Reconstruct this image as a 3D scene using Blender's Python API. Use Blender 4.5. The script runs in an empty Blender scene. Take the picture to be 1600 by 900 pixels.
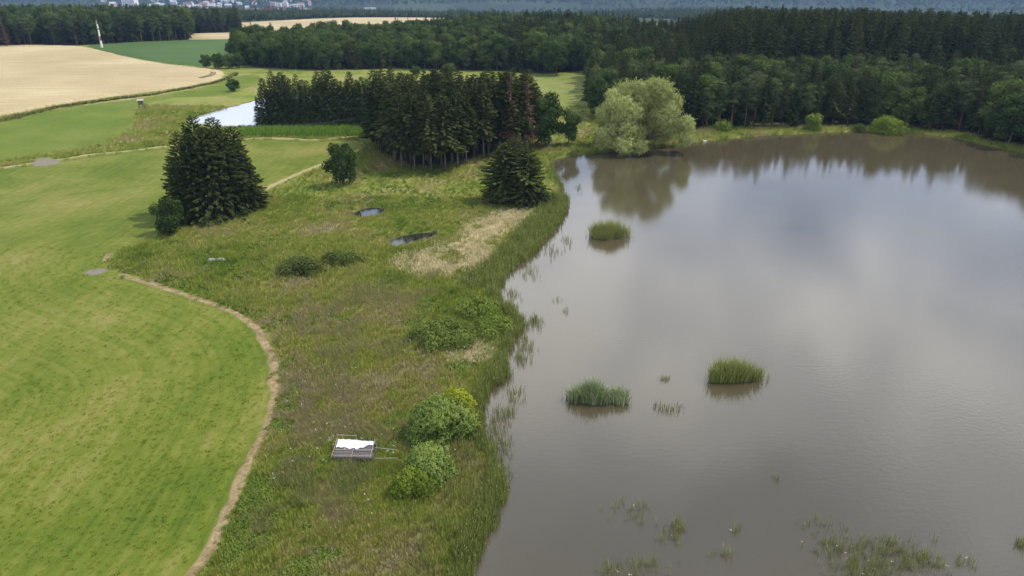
import bpy, math, random
import numpy as np
from mathutils import Vector, Matrix, Euler

# ------------------------------------------------------------------ camera, sky, sun, exposure
S = bpy.context.scene
C = S.collection
cam_d = bpy.data.cameras.new('camera'); cam = bpy.data.objects.new('camera', cam_d); C.objects.link(cam)
cam_d.sensor_width = 36.0; cam_d.lens = 18.0/math.tan(math.radians(35.0))
cam_d.clip_start = 0.5; cam_d.clip_end = 20000
cam.location = (0, 0, 45.0)
cam.rotation_euler = (math.radians(90-23.64), 0, 0)
S.camera = cam

SUN_AZ, SUN_EL = math.radians(72), math.radians(56)          # azimuth clockwise from +Y
w = bpy.data.worlds.new('World'); S.world = w; w.use_nodes = True
nt = w.node_tree; nt.nodes.clear()
def nd(nt, typ, **kw):
    n = nt.nodes.new(typ)
    for k, v in kw.items():
        if k.startswith('i_'):
            key = k[2:]
            key = int(key) if key.isdigit() else key
            n.inputs[key].default_value = v
        else: setattr(n, k, v)
    return n
sky = nd(nt, 'ShaderNodeTexSky', sky_type='NISHITA', sun_disc=False, sun_elevation=SUN_EL, sun_rotation=SUN_AZ,
         air_density=1.0, dust_density=1.5, ozone_density=1.0, altitude=450)
tc = nd(nt, 'ShaderNodeTexCoord')
sep = nd(nt, 'ShaderNodeSeparateXYZ'); nt.links.new(tc.outputs['Generated'], sep.inputs[0])
zz = nd(nt, 'ShaderNodeMath', operation='MAXIMUM', i_1=0.0); nt.links.new(sep.outputs['Z'], zz.inputs[0])
za = nd(nt, 'ShaderNodeMath', operation='ADD', i_1=0.16); nt.links.new(zz.outputs[0], za.inputs[0])
dv = nd(nt, 'ShaderNodeVectorMath', operation='DIVIDE')
cz = nd(nt, 'ShaderNodeCombineXYZ')
for k in range(3): nt.links.new(za.outputs[0], cz.inputs[k])
nt.links.new(tc.outputs['Generated'], dv.inputs[0]); nt.links.new(cz.outputs[0], dv.inputs[1])
cn = nd(nt, 'ShaderNodeTexNoise', i_Scale=0.9, i_Detail=7.0, i_Roughness=0.55, i_Distortion=0.25)
mp = nd(nt, 'ShaderNodeMapping'); mp.inputs['Location'].default_value = (2.89, 2.23, 0)
nt.links.new(dv.outputs[0], mp.inputs['Vector']); nt.links.new(mp.outputs[0], cn.inputs['Vector'])
cr = nd(nt, 'ShaderNodeValToRGB'); nt.links.new(cn.outputs['Fac'], cr.inputs['Fac'])
cr.color_ramp.elements[0].position = 0.40; cr.color_ramp.elements[1].position = 0.60; cr.color_ramp.elements[0].color = (.5,.5,.5,1)      # a thin veil everywhere, thicker cloud here and there
cc = nd(nt, 'ShaderNodeValToRGB'); nt.links.new(cn.outputs['Fac'], cc.inputs['Fac'])       # thin veil bluish grey, thick cloud white
cc.color_ramp.elements[0].position = 0.44; cc.color_ramp.elements[0].color = (12.0, 15.2, 22.0, 1)
cc.color_ramp.elements[1].position = 0.62; cc.color_ramp.elements[1].color = (33.0, 33.0, 33.5, 1)
mx = nd(nt, 'ShaderNodeMix', data_type='RGBA')
nt.links.new(cr.outputs['Color'], mx.inputs['Factor']); nt.links.new(sky.outputs[0], mx.inputs['A']); nt.links.new(cc.outputs['Color'], mx.inputs['B'])
bg = nd(nt, 'ShaderNodeBackground', i_Strength=0.075); nt.links.new(mx.outputs['Result'], bg.inputs['Color'])
wo = nd(nt, 'ShaderNodeOutputWorld'); nt.links.new(bg.outputs[0], wo.inputs[0])

sun_d = bpy.data.lights.new('sun', 'SUN'); sun = bpy.data.objects.new('sun', sun_d); C.objects.link(sun)
sun_d.energy = 4.3; sun_d.angle = math.radians(1.2); sun_d.color = (1.0, 0.955, 0.88)
sdir = Vector((math.cos(SUN_EL)*math.sin(SUN_AZ), math.cos(SUN_EL)*math.cos(SUN_AZ), math.sin(SUN_EL)))
sun.rotation_euler = sdir.to_track_quat('Z', 'Y').to_euler(); sun.location = (60, 20, 120)

S.view_settings.view_transform = 'Standard'; S.view_settings.look = 'None'
S.view_settings.exposure = 0.0; S.view_settings.gamma = 1.0; S.view_settings.use_curve_mapping = False
S.render.engine = 'CYCLES'
cy = S.cycles
cy.max_bounces = 5; cy.diffuse_bounces = 2; cy.glossy_bounces = 2; cy.transmission_bounces = 2; cy.volume_bounces = 0
cy.transparent_max_bounces = 4; cy.use_denoising = True; cy.caustics_reflective = False; cy.caustics_refractive = False
cy.volume_max_steps = 64

R_ = np.random.default_rng(7)
random.seed(7)

# ------------------------------------------------------------------ helpers
def tag(o, label=None, cat=None, group=None, kind=None):
    if label: o['label'] = label
    if cat: o['category'] = cat
    if group: o['group'] = group
    if kind: o['kind'] = kind
    return o
def mesh_np(name, V, F, mats=None, tone=None, smooth=False):
    """V (n,3); F (m,k) constant-size faces or list of such arrays"""
    me = bpy.data.meshes.new(name)
    Fs = F if isinstance(F, list) else [F]
    V = np.asarray(V, dtype=np.float32)
    me.vertices.add(len(V)); me.vertices.foreach_set('co', V.ravel())
    loops = np.concatenate([f.ravel() for f in Fs]).astype(np.int32)
    tot = np.concatenate([np.full(len(f), f.shape[1]) for f in Fs]).astype(np.int32)
    st = np.concatenate([[0], np.cumsum(tot)[:-1]]).astype(np.int32)
    me.loops.add(len(loops)); me.loops.foreach_set('vertex_index', loops)
    me.polygons.add(len(tot)); me.polygons.foreach_set('loop_start', st)
    try: me.polygons.foreach_set('loop_total', tot)
    except Exception: pass
    me.polygons.foreach_set('use_smooth', np.full(len(tot), smooth))
    if tone is not None:
        for k, v in (tone.items() if isinstance(tone, dict) else {'tone': tone}.items()):
            a = me.attributes.new(k, 'FLOAT', 'POINT'); a.data.foreach_set('value', np.asarray(v, dtype=np.float32))
    me.update(calc_edges=True); me.validate()
    for m in (mats or []): me.materials.append(m)
    return me
def link(name, me, parent=None, loc=None):
    o = bpy.data.objects.new(name, me); C.objects.link(o)
    if parent is not None: o.parent = parent
    if loc is not None: o.location = loc
    return o
class MB:
    """collects boxes, bars and tubes into one mesh"""
    def __init__(s): s.V = []; s.F4 = []; s.F3 = []; s.n = 0
    def add(s, V, F):
        V = np.asarray(V, float); s.V.append(V)
        for f in F:
            (s.F4 if len(f) == 4 else s.F3).append([i+s.n for i in f])
        s.n += len(V); return s
    def box(s, c, d, rot=None):
        c = Vector(c); V = []
        for x in (-.5, .5):
            for y in (-.5, .5):
                for z in (-.5, .5):
                    p = Vector((x*d[0], y*d[1], z*d[2]))
                    if rot is not None: p = rot @ p
                    V.append(c+p)
        return s.add(V, [(0,1,3,2),(4,6,7,5),(0,4,5,1),(2,3,7,6),(0,2,6,4),(1,5,7,3)])
    def tube(s, pts, rad, n=8, cap=True):
        pts = [Vector(p) for p in pts]; rad = rad if hasattr(rad, '__len__') else [rad]*len(pts)
        V = []; Fc = []
        for i, p in enumerate(pts):
            t = (pts[min(i+1, len(pts)-1)]-pts[max(i-1, 0)]).normalized()
            a = t.cross(Vector((0,0,1)) if abs(t.z) < .9 else Vector((1,0,0))).normalized(); b = t.cross(a)
            for k in range(n):
                g = 2*math.pi*k/n; V.append(p+(a*math.cos(g)+b*math.sin(g))*rad[i])
        for i in range(len(pts)-1):
            for k in range(n): Fc.append((i*n+k, i*n+(k+1)%n, (i+1)*n+(k+1)%n, (i+1)*n+k))
        if cap:
            V.append(pts[0]); V.append(pts[-1]); q = len(V)-2; l = (len(pts)-1)*n
            for k in range(n): Fc.append((q, (k+1)%n, k)); Fc.append((q+1, l+k, l+(k+1)%n))
        return s.add(V, Fc)
    def mesh(s, name, mat, smooth=False):
        F = []
        if s.F4: F.append(np.array(s.F4))
        if s.F3: F.append(np.array(s.F3))
        return mesh_np(name, np.concatenate(s.V), F, [mat], smooth=smooth)
    def build(s, name, mat, parent=None, smooth=False):
        return link(name, s.mesh(name, mat, smooth), parent)
def empty(name, loc, rz=0.0, sc=1.0):
    o = bpy.data.objects.new(name, None); C.objects.link(o); o.empty_display_size = .3
    o.location = loc; o.rotation_euler = (0, 0, rz); o.scale = (sc,)*3 if not hasattr(sc, '__len__') else sc
    return o

# ---- numpy noise and distance fields
def vn(x, y, sc, seed=0):
    x = np.asarray(x)/sc; y = np.asarray(y)/sc
    xi = np.floor(x).astype(np.int64); yi = np.floor(y).astype(np.int64); fx = x-xi; fy = y-yi
    fx = fx*fx*(3-2*fx); fy = fy*fy*(3-2*fy)
    def h(a, b):
        n = (a*374761393+b*668265263+seed*974711) & 0x7fffffff
        n = ((n ^ (n >> 13))*1274126177) & 0x7fffffff
        return ((n ^ (n >> 16)) & 0xffff)/65535.0
    return (h(xi,yi)*(1-fx)+h(xi+1,yi)*fx)*(1-fy)+(h(xi,yi+1)*(1-fx)+h(xi+1,yi+1)*fx)*fy
def seg_dist(X, Y, pts, closed):
    D = np.full(np.shape(X), 1e9); n = len(pts)
    for i in range(n if closed else n-1):
        ax, ay = pts[i]; bx, by = pts[(i+1) % n]
        dx, dy = bx-ax, by-ay; L = dx*dx+dy*dy+1e-9
        t = np.clip(((X-ax)*dx+(Y-ay)*dy)/L, 0, 1)
        D = np.minimum(D, (X-ax-t*dx)**2+(Y-ay-t*dy)**2)
    return np.sqrt(D)
def inside(X, Y, pts):
    c = np.zeros(np.shape(X), bool); n = len(pts)
    for i in range(n):
        ax, ay = pts[i]; bx, by = pts[(i+1) % n]
        if ay == by: continue
        k = ((ay > Y) != (by > Y)) & (X < (bx-ax)*(Y-ay)/(by-ay)+ax)
        c ^= k
    return c
def sdf(X, Y, pts):
    d = seg_dist(X, Y, pts, True); return np.where(inside(X, Y, pts), -d, d)
def smooth_poly(pts, it=2, closed=True):
    p = np.array(pts, float)
    for _ in range(it):
        q = np.roll(p, -1, 0) if closed else p[1:]
        a = p if closed else p[:-1]
        r = np.empty((2*len(a), 2)); r[0::2] = a*.75+q*.25; r[1::2] = a*.25+q*.75
        if not closed: r = np.vstack([p[:1], r, p[-1:]])
        p = r
    return [tuple(v) for v in p]
def sstep(a, b, x): t = np.clip((x-a)/(b-a), 0, 1); return t*t*(3-2*t)

# ------------------------------------------------------------------ plan of the place (metres)
POND = smooth_poly([(-4.5,44.4),(-3.5,47),(-2.7,50.7),(-1.9,55),(-1.8,58.3),(-2.5,61.4),(-3,64.2),(-3.5,67.2),(-3.5,70.4),(-2.4,73.8),(-0.9,76.8),(-1.4,80.4),(-0.8,83.2),(1,87.8),(0.5,92.1),(-1.1,95.9),(-2.5,99.9),(-2.5,103.8),(-0.2,109.5),(3.1,117),(7.3,126.8),(10,136.5),(11.3,147.6),(11.2,159.4),(9.8,171.7),(10,181.8),(13.3,187.2),(21.9,190.8),(32.9,195.9),(44,199.8),(51.1,203.8),(59.3,208),(70.7,212.3),(85,215.8),(101.3,218.6),(114.6,218.6),(122.3,214.9),(128.3,208.8),(130.7,200.6),(135,190.8)]
    + [(150,160),(190,120),(190,20),(120,-40),(20,-50),(-8,20)], 1)
BACK_POND = smooth_poly([(-104.9,234.4),(-103.7,244.3),(-101.1,257.4),(-96.1,269.1),(-94.9,277.6),(-91.6,284.9),(-86.4,288),(-79.4,289.6),(-58.9,286.5),(-47.2,274.7),(-39.7,240.9),(-48.3,231.3),(-63.9,229.2),(-79.5,228.2),(-88.7,226.2),(-99.2,230.3)], 1)
PUD1 = smooth_poly([(-31.6,138.2),(-30.7,142.3),(-27.5,143.6),(-25.6,141.5),(-26.5,137.8),(-29.3,136.5)], 2)
PUD2 = smooth_poly([(-21.8,121.8),(-21.1,124.8),(-18.3,127.2),(-14.2,128.2),(-13.6,126.1),(-16.6,123.1),(-19.3,120.5)], 2)
PATH = smooth_poly([(-25.9,43.6),(-25.6,45.4),(-25.3,47.9),(-25.5,51.9),(-25.7,56.2),(-26,60.9),(-26.5,65.7),(-27,70.8),(-28.3,76.1),(-30.7,82),(-33.9,87.7),(-38.7,92.7),(-43.7,96.3),(-48.5,99),(-53.7,102.1),(-59,105.1),(-62.4,107.2)], 2, False)
PATH2 = smooth_poly([(-67.1,112.4),(-68.4,116.3)], 1, False)
DITCH = smooth_poly([(-128.8,167.2),(-124.4,174.4),(-121.7,177.6),(-118.5,180.1),(-113.9,183.5),(-110.9,186.9),(-102.1,192.7),(-92.8,198.8),(-86.2,204.5),(-76.8,208.7),(-65.9,208.7),(-54.3,206.1),(-44.6,212.1)], 1, False)
TRACK = smooth_poly([(-55.3,152.9),(-53.3,160.1),(-50.2,170.2),(-45.4,182.8),(-40.8,194.2)], 1, False)
WHEAT_TRACK = smooth_poly([(-165.4,214.8),(-160.9,231.3),(-160.1,243.2),(-157.1,256.4),(-149.9,268.1),(-139,279.4),(-129.9,298.2),(-123.7,319.5),(-126.5,343.9)], 1, False)
MEADOW1 = smooth_poly([(-26,40.6),(-25.6,45.4),(-25.3,47.9),(-25.5,51.9),(-25.7,56.2),(-26,60.9),(-26.5,65.7),(-27,70.8),(-28.3,76.1),(-30.7,82),(-33.9,87.7),(-38.7,92.7),(-43.7,96.3),(-48.5,99),(-53.7,102.1),(-59,105.1),(-63.1,107.5),(-67.6,113.9),(-67.7,116.6),(-65.2,124.3),(-60.5,131.5),(-52.3,143.7),(-54.2,153.9),(-49.9,169),(-45.3,182.1),(-40.8,192.7),(-42.9,205.3),(-54.1,205.3),(-65.4,207),(-76.3,207),(-85.6,202.8),(-92.1,197.3),(-101.4,191.2),(-110.2,185.5),(-117.7,178.8),(-123.6,173.2),(-135.2,149.1),(-155.3,109.6)]+[(-75,20),(-30,10)], 1)
MEADOW2 = smooth_poly([(-178.5,182.8),(-159.6,229.2),(-158.7,241),(-155.6,253.9),(-148.5,265.4),(-137.7,276.5),(-128.6,294.9),(-122.3,315.8),(-124,341.7),(-115.8,346),(-105.4,317.6),(-109.6,280.9),(-125.3,280.9),(-131,272.3),(-128.2,253.9),(-120,233.4),(-114.1,217.6),(-113,197.3),(-122.9,187.6),(-128.5,180.8),(-147.9,148.2)], 1)
STRAWS = [smooth_poly([(-19.5,112.4),(-15.8,116.3),(-11.3,121),(-8.5,123.6),(-4,119.1),(-2.4,114.8),(-6.2,109.4),(-11.1,106.2),(-15.7,106.7),(-18.6,109.1)], 1),
          smooth_poly([(-9.4,130),(-5.6,135.7),(0,141.9),(4.7,144.1),(5.3,136.9),(0.7,128.5),(-3.4,123),(-6.5,120.4),(-9.4,123.6)], 1),
          smooth_poly([(-7.1,81.3),(-5.3,82.9),(-2.9,82.9),(-2.4,80.7),(-5.1,78.7),(-6.7,79)], 1)]
REEDBED = smooth_poly([(-9.3,102.4),(-6.1,106.9),(-2.7,113.9),(0,122.3),(2.4,131.5),(5.8,141.1),(9.5,153.9),(11.5,151.5),(11.7,142.4),(10.2,132.2),(7.8,123.3),(3.8,114.8),(0.5,107.5),(-2,102.9),(-5.4,101.9)], 1)
MUD = [smooth_poly([(-68.6,107.7),(-67.3,109.6),(-65,109.6),(-64.7,107.5),(-66.7,106.4)], 1), smooth_poly([(-120.9,181.5),(-120.7,185.5),(-114.9,182.8),(-112,178.8),(-114.6,176.3),(-117.4,176.3)], 1),
       smooth_poly([(-22,121),(-22.4,124.3),(-18.8,127.1),(-13,127.8),(-12.1,125),(-14.6,122.3),(-19,119.7)], 1), smooth_poly([(-33.2,136.9),(-32.7,140.2),(-26,142.8),(-21,144.5),(-20.7,141.9),(-24.8,138.6),(-28.6,135.3)], 1)]
WHEAT = smooth_poly([(-507,507.3),(-321.6,481.9),(-287.1,477.8),(-267,473.7),(-247,454.5),(-207,410.8),(-172.9,379.7),(-151.9,367),(-139.3,359.7),(-130.3,341.7),(-126.7,319.5),(-133.4,306.8),(-144,290.1),(-154.3,276.5),(-161.5,260.2),(-167.1,241),(-187.2,175)], 1)
GREEN_CROP = [(-264,477.8),(-257.4,486.1),(-242.8,502.6),(-221.5,532.2),(-196,542.8),(-158.7,447.2),(-143.6,393.3),(-152.3,374.5),(-175.1,386.4),(-208.3,417),(-239.5,447.2)]
FAR_WHEAT = [(-228.1,548.3),(-274.4,661.6),(-247.6,686.6),(-195.2,548.3)]
FAR_WHEAT2 = [(-218,596.5),(-366.2,1036.6),(-247.7,1252.6),(-91.7,1391.9),(-48.6,981.2),(-103.6,623.8),(-146,548.3)]
MAIZE = smooth_poly([(-81.4,217.6),(-76.9,220.4),(-61.6,220.4),(-46.3,221.3),(-40.2,219.4),(-37.2,212.1),(-44.4,211.3),(-59,210.4),(-73.7,210.4),(-79.6,211.3)], 1)
CLEARING = [(0,341.7),(35.2,346),(30.4,283.9),(25.5,233.4),(19.3,209.5),(10.2,193.5),(9.7,223.3)]
WOOD_R = [(25.8,244.4),(26,233.4),(35.6,227.2),(54.1,221.3),(78.2,224.2),(97.7,224.2),(120.2,222.3),(132,215.7),(134.8,206.1),(138.1,195.7),(143.5,175),(243.3,283.9),(456,571.4),(519.8,785),(324.9,785),(165.7,623.8),(83.7,477.8),(52.9,420.2),(38.5,374.5),(30.2,299.9)]
WOOD_M = [(-141.7,387.7),(-124.8,369.5),(-110.9,364.5),(-85.1,359.7),(-55.8,367),(-24.3,359.7),(0,355.1),(14.7,346),(23.7,350.5),(40,364.5),(82.4,469.8),(59.3,548.3),(0,623.8),(-54.2,653.7),(-76,571.4),(-84.5,507.3),(-123.6,462),(-160.2,447.2)]
WOOD_L = [(-471,462),(-316.4,473.7),(-296.3,479.8),(-273.4,481.9),(-255.6,494.6),(-236.6,507.3),(-225.4,537.5),(-264.9,638.4),(-311.4,722.9),(-479.1,722.9),(-730.6,722.9)]
WOOD_L2 = [(-286.9,686.6),(-267.5,686.6),(-249.8,704.3),(-343.5,981.2),(-372.7,981.2),(-381.4,915.9)]
GROVE_FLOOR = [(-35.2,189.8),(-24.8,173.8),(-12.7,178.2),(0,195),(6.4,203.6),(6.8,216.6),(-34.1,216.6),(-38.5,203.6)]

# ------------------------------------------------------------------ terrain
def lines(segs):
    out = [segs[0][0]]
    for a, b, s0, s1 in segs:
        x = a; n = 0
        while x < b-1e-6:
            f = (x-a)/(b-a); x += s0*(s1/s0)**f; out.append(min(x, b))
    return np.array(out)
gy = lines([(-120,30,15,2),(30,44,1.2,.7),(44,150,.7,.8),(150,260,.8,1.6),(260,520,1.6,7),(520,1500,7,30),(1500,9200,30,140)])
half = lines([(0,70,.75,.8),(70,200,.8,2.6),(200,600,2.6,18),(600,6500,18,190)])
gx = np.concatenate([-half[:0:-1], half])
GX, GY = np.meshgrid(gx, gy)
PROF = [(-1e4,0.4),(500,0.4),(1200,-32),(2200,-80),(2800,-95),(3400,-60),(6500,240),(9300,330)]
base = np.interp(GY, [a for a,_ in PROF], [b for _,b in PROF])
def local(f, pts, pad, far=60.0):
    """evaluate a distance field only near its polygon"""
    p = np.array(pts); out = np.full(GX.shape, far)
    ix = np.where((gx > p[:,0].min()-pad) & (gx < p[:,0].max()+pad))[0]; iy = np.where((gy > p[:,1].min()-pad) & (gy < p[:,1].max()+pad))[0]
    sl = np.s_[iy[0]:iy[-1]+1, ix[0]:ix[-1]+1]
    out[sl] = np.minimum(f(GX[sl], GY[sl], pts), far); return out
pl_d = lambda X, Y, p: seg_dist(X, Y, p, False)
D_pond = local(sdf, POND, 60); D_bp = local(sdf, BACK_POND, 40); D_p1 = local(sdf, PUD1, 20); D_p2 = local(sdf, PUD2, 20)
D_path = np.minimum(local(pl_d, PATH, 60), local(pl_d, PATH2, 30)); D_ditch = local(pl_d, DITCH, 30); D_track = local(pl_d, TRACK, 30); D_wt = local(pl_d, WHEAT_TRACK, 30)
D_mead = np.minimum(local(sdf, MEADOW1, 30), local(sdf, MEADOW2, 30))
D_straw = np.minimum.reduce([local(sdf, s, 20) for s in STRAWS]); D_mud = np.minimum.reduce([local(sdf, s, 15) for s in MUD[:2]]); D_peat = np.minimum.reduce([local(sdf, s, 15) for s in MUD[2:]])
D_reed = local(sdf, REEDBED, 30); D_clear = local(sdf, CLEARING, 30)
D_wood = np.minimum.reduce([local(sdf, s, 40) for s in (WOOD_R, WOOD_M, WOOD_L, WOOD_L2, GROVE_FLOOR)])
D_wheat = local(sdf, WHEAT, 30); D_maize = local(sdf, MAIZE, 20)
near = sstep(420, 250, GY)
rough = near*sstep(-1, 2.5, D_mead)*sstep(.6, 2.2, D_path)*sstep(0.5, 3, D_wheat)
Z = base+0.0
Z += rough*(0.34*(vn(GX,GY,5.5,1)-.5)+0.22*(vn(GX,GY,1.7,2)-.5)) + near*0.5*(vn(GX,GY,38,3)-.5)*sstep(4, 20, np.minimum(np.minimum(D_pond, D_bp), 60))
Z += sstep(600,1200,GY)*30*(vn(GX,GY,420,4)-.5)*sstep(9000,2500,GY)*.6 + sstep(3000,4200,GY)*(160*(vn(GX,GY,1500,5)-.5)+50*(vn(GX,GY,480,6)-.5))
Z += -0.25*np.exp(-(D_ditch-2.2)**2/1.2)*sstep(-20,-5,-D_ditch)
def carve(Z, D, lvl):     # bank: level at the water's edge, a shelf below
    D = D+0.5*(vn(GX,GY,2.2,9)-.5)
    prof_in = lvl-0.05+np.maximum(D*.18, -1.6); k = sstep(6.5, 0.4, D)
    return np.where(D < 0, prof_in, Z*(1-k)+(lvl+.04+D*.06)*k)
Z = carve(Z, D_pond, 0.0); Z = carve(Z, D_bp, 0.0)
def carve_s(Z, D, lvl):
    k = sstep(1.6, 0.1, D); return np.where(D < 0, lvl-.06+np.maximum(D*.2, -.5), Z*(1-k)+(lvl+.04)*k)
Z = carve_s(Z, D_p1, .12); Z = carve_s(Z, D_p2, .12)
def gz(x, y):
    x = np.asarray(x, float); y = np.asarray(y, float)
    i = np.clip(np.searchsorted(gx, x)-1, 0, len(gx)-2); j = np.clip(np.searchsorted(gy, y)-1, 0, len(gy)-2)
    fx = np.clip((x-gx[i])/(gx[i+1]-gx[i]), 0, 1); fy = np.clip((y-gy[j])/(gy[j+1]-gy[j]), 0, 1)
    return (Z[j,i]*(1-fx)+Z[j,i+1]*fx)*(1-fy)+(Z[j+1,i]*(1-fx)+Z[j+1,i+1]*fx)*fy
def gs(A, x, y):
    i = np.clip(np.searchsorted(gx, x)-1, 0, len(gx)-2); j = np.clip(np.searchsorted(gy, y)-1, 0, len(gy)-2)
    fx = np.clip((x-gx[i])/(gx[i+1]-gx[i]), 0, 1); fy = np.clip((y-gy[j])/(gy[j+1]-gy[j]), 0, 1)
    return (A[j,i]*(1-fx)+A[j,i+1]*fx)*(1-fy)+(A[j+1,i]*(1-fx)+A[j+1,i+1]*fx)*fy

# ------------------------------------------------------------------ materials
def newmat(name):
    m = bpy.data.materials.new(name); m.use_nodes = True; m.node_tree.nodes.clear(); return m, m.node_tree
def out(nt, sh):
    o = nd(nt, 'ShaderNodeOutputMaterial'); nt.links.new(sh, o.inputs['Surface'])
def ramp(nt, fac, stops):
    r = nd(nt, 'ShaderNodeValToRGB'); e = r.color_ramp.elements
    while len(e) < len(stops): e.new(.5)
    for k, (p, c) in enumerate(stops): e[k].position = p; e[k].color = (*c, 1) if len(c) == 3 else c
    nt.links.new(fac, r.inputs['Fac']); return r.outputs['Color']
def noise(nt, vec, scale, detail=3.0, rough_=.55, dim='3D', dist=0.0):
    n = nd(nt, 'ShaderNodeTexNoise', noise_dimensions=dim, i_Scale=scale, i_Detail=detail, i_Roughness=rough_, i_Distortion=dist)
    if vec is not None: nt.links.new(vec, n.inputs['Vector'])
    return n.outputs['Fac']
def mixc(nt, fac, a, b, typ='MIX'):
    m = nd(nt, 'ShaderNodeMix', data_type='RGBA', blend_type=typ)
    for sock, v in (('Factor', fac), ('A', a), ('B', b)):
        if hasattr(v, 'links'): nt.links.new(v, m.inputs[sock])
        else: m.inputs[sock].default_value = (*v, 1) if hasattr(v, '__len__') else v
    return m.outputs['Result']
def mth(nt, op, a, b=None, clamp=False):
    m = nd(nt, 'ShaderNodeMath', operation=op, use_clamp=clamp)
    for k, v in enumerate((a, b)):
        if v is None: continue
        if hasattr(v, 'links'): nt.links.new(v, m.inputs[k])
        else: m.inputs[k].default_value = v
    return m.outputs[0]
def mrange(nt, v, a, b, c=0.0, d=1.0):
    m = nd(nt, 'ShaderNodeMapRange', interpolation_type='SMOOTHSTEP'); nt.links.new(v, m.inputs[0])
    for k, x in enumerate((a, b, c, d)): m.inputs[k+1].default_value = x
    return m.outputs[0]
def attr(nt, name): return nd(nt, 'ShaderNodeAttribute', attribute_name=name).outputs['Fac']
def bump(nt, h, strength, dist):
    b = nd(nt, 'ShaderNodeBump', i_Strength=strength, i_Distance=dist); nt.links.new(h, b.inputs['Height']); return b.outputs[0]
def bsdf(nt, col, rough_=.9, spec=.2, normal=None):
    p = nd(nt, 'ShaderNodeBsdfPrincipled', i_Roughness=rough_)
    p.inputs['Specular IOR Level'].default_value = spec
    if hasattr(col, 'links'): nt.links.new(col, p.inputs['Base Color'])
    else: p.inputs['Base Color'].default_value = (*col, 1)
    if normal is not None: nt.links.new(normal, p.inputs['Normal'])
    return p.outputs[0]
def scaled(nt, vec, s):
    m = nd(nt, 'ShaderNodeMapping'); m.inputs['Scale'].default_value = s; nt.links.new(vec, m.inputs['Vector']); return m.outputs[0]

BROWN = (*(-22.34,80), 0)
def rough_colour(nt, pos):
    """patchy colours of the uncut bank: fresh green, olive, purplish seed heads, straw"""
    a = noise(nt, pos, .075, 4, .6, '2D'); b = noise(nt, scaled(nt, pos, (1,1,1)), .55, 4, .65, '2D')
    f = mth(nt, 'ADD', mth(nt, 'MULTIPLY', a, .75), mth(nt, 'MULTIPLY', b, .42))
    mpp = nd(nt, 'ShaderNodeMapping', vector_type='TEXTURE'); mpp.inputs['Location'].default_value = BROWN; mpp.inputs['Scale'].default_value = (12, 24, 1e6); nt.links.new(pos, mpp.inputs['Vector'])
    ln = nd(nt, 'ShaderNodeVectorMath', operation='LENGTH'); nt.links.new(mpp.outputs[0], ln.inputs[0])
    f = mth(nt, 'ADD', f, mrange(nt, ln.outputs['Value'], .45, 1.5, .060, -.03))      # the purplish stand of seeding grass
    return ramp(nt, f, [(.38, (.085,.125,.018)), (.48, (.135,.165,.026)), (.57, (.175,.188,.036)), (.66, (.200,.185,.056)), (.75, (.225,.187,.095)), (.85, (.28,.235,.125))])
def meadow_colour(nt, pos, dp):
    a = noise(nt, pos, .05, 4, .6, '2D'); b = noise(nt, pos, .8, 5, .7, '2D')
    c = nd(nt, 'ShaderNodeCombineXYZ'); nt.links.new(mth(nt, 'MULTIPLY', dp, 1.6), c.inputs[0]); nt.links.new(mth(nt, 'MULTIPLY', a, 3.0), c.inputs[1])
    rows = noise(nt, c.outputs[0], 1.0, 2, .5, '2D')
    rt = nd(nt, 'ShaderNodeMapping'); rt.inputs['Rotation'].default_value = (0, 0, .55); rt.inputs['Scale'].default_value = (.9, .05, 1); nt.links.new(pos, rt.inputs['Vector'])
    strk = noise(nt, rt.outputs[0], 1.0, 3, .6, '2D')      # swaths left by the mower
    f = mth(nt, 'ADD', mth(nt, 'ADD', mth(nt, 'ADD', mth(nt, 'MULTIPLY', a, .52), mth(nt, 'MULTIPLY', b, .24)), mth(nt, 'MULTIPLY', rows, .22)), mth(nt, 'MULTIPLY', strk, .2))
    return ramp(nt, f, [(.40, (.058,.088,.009)), (.50, (.086,.116,.012)), (.60, (.119,.138,.019)), (.68, (.152,.154,.030)), (.80, (.215,.185,.06))])

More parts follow.
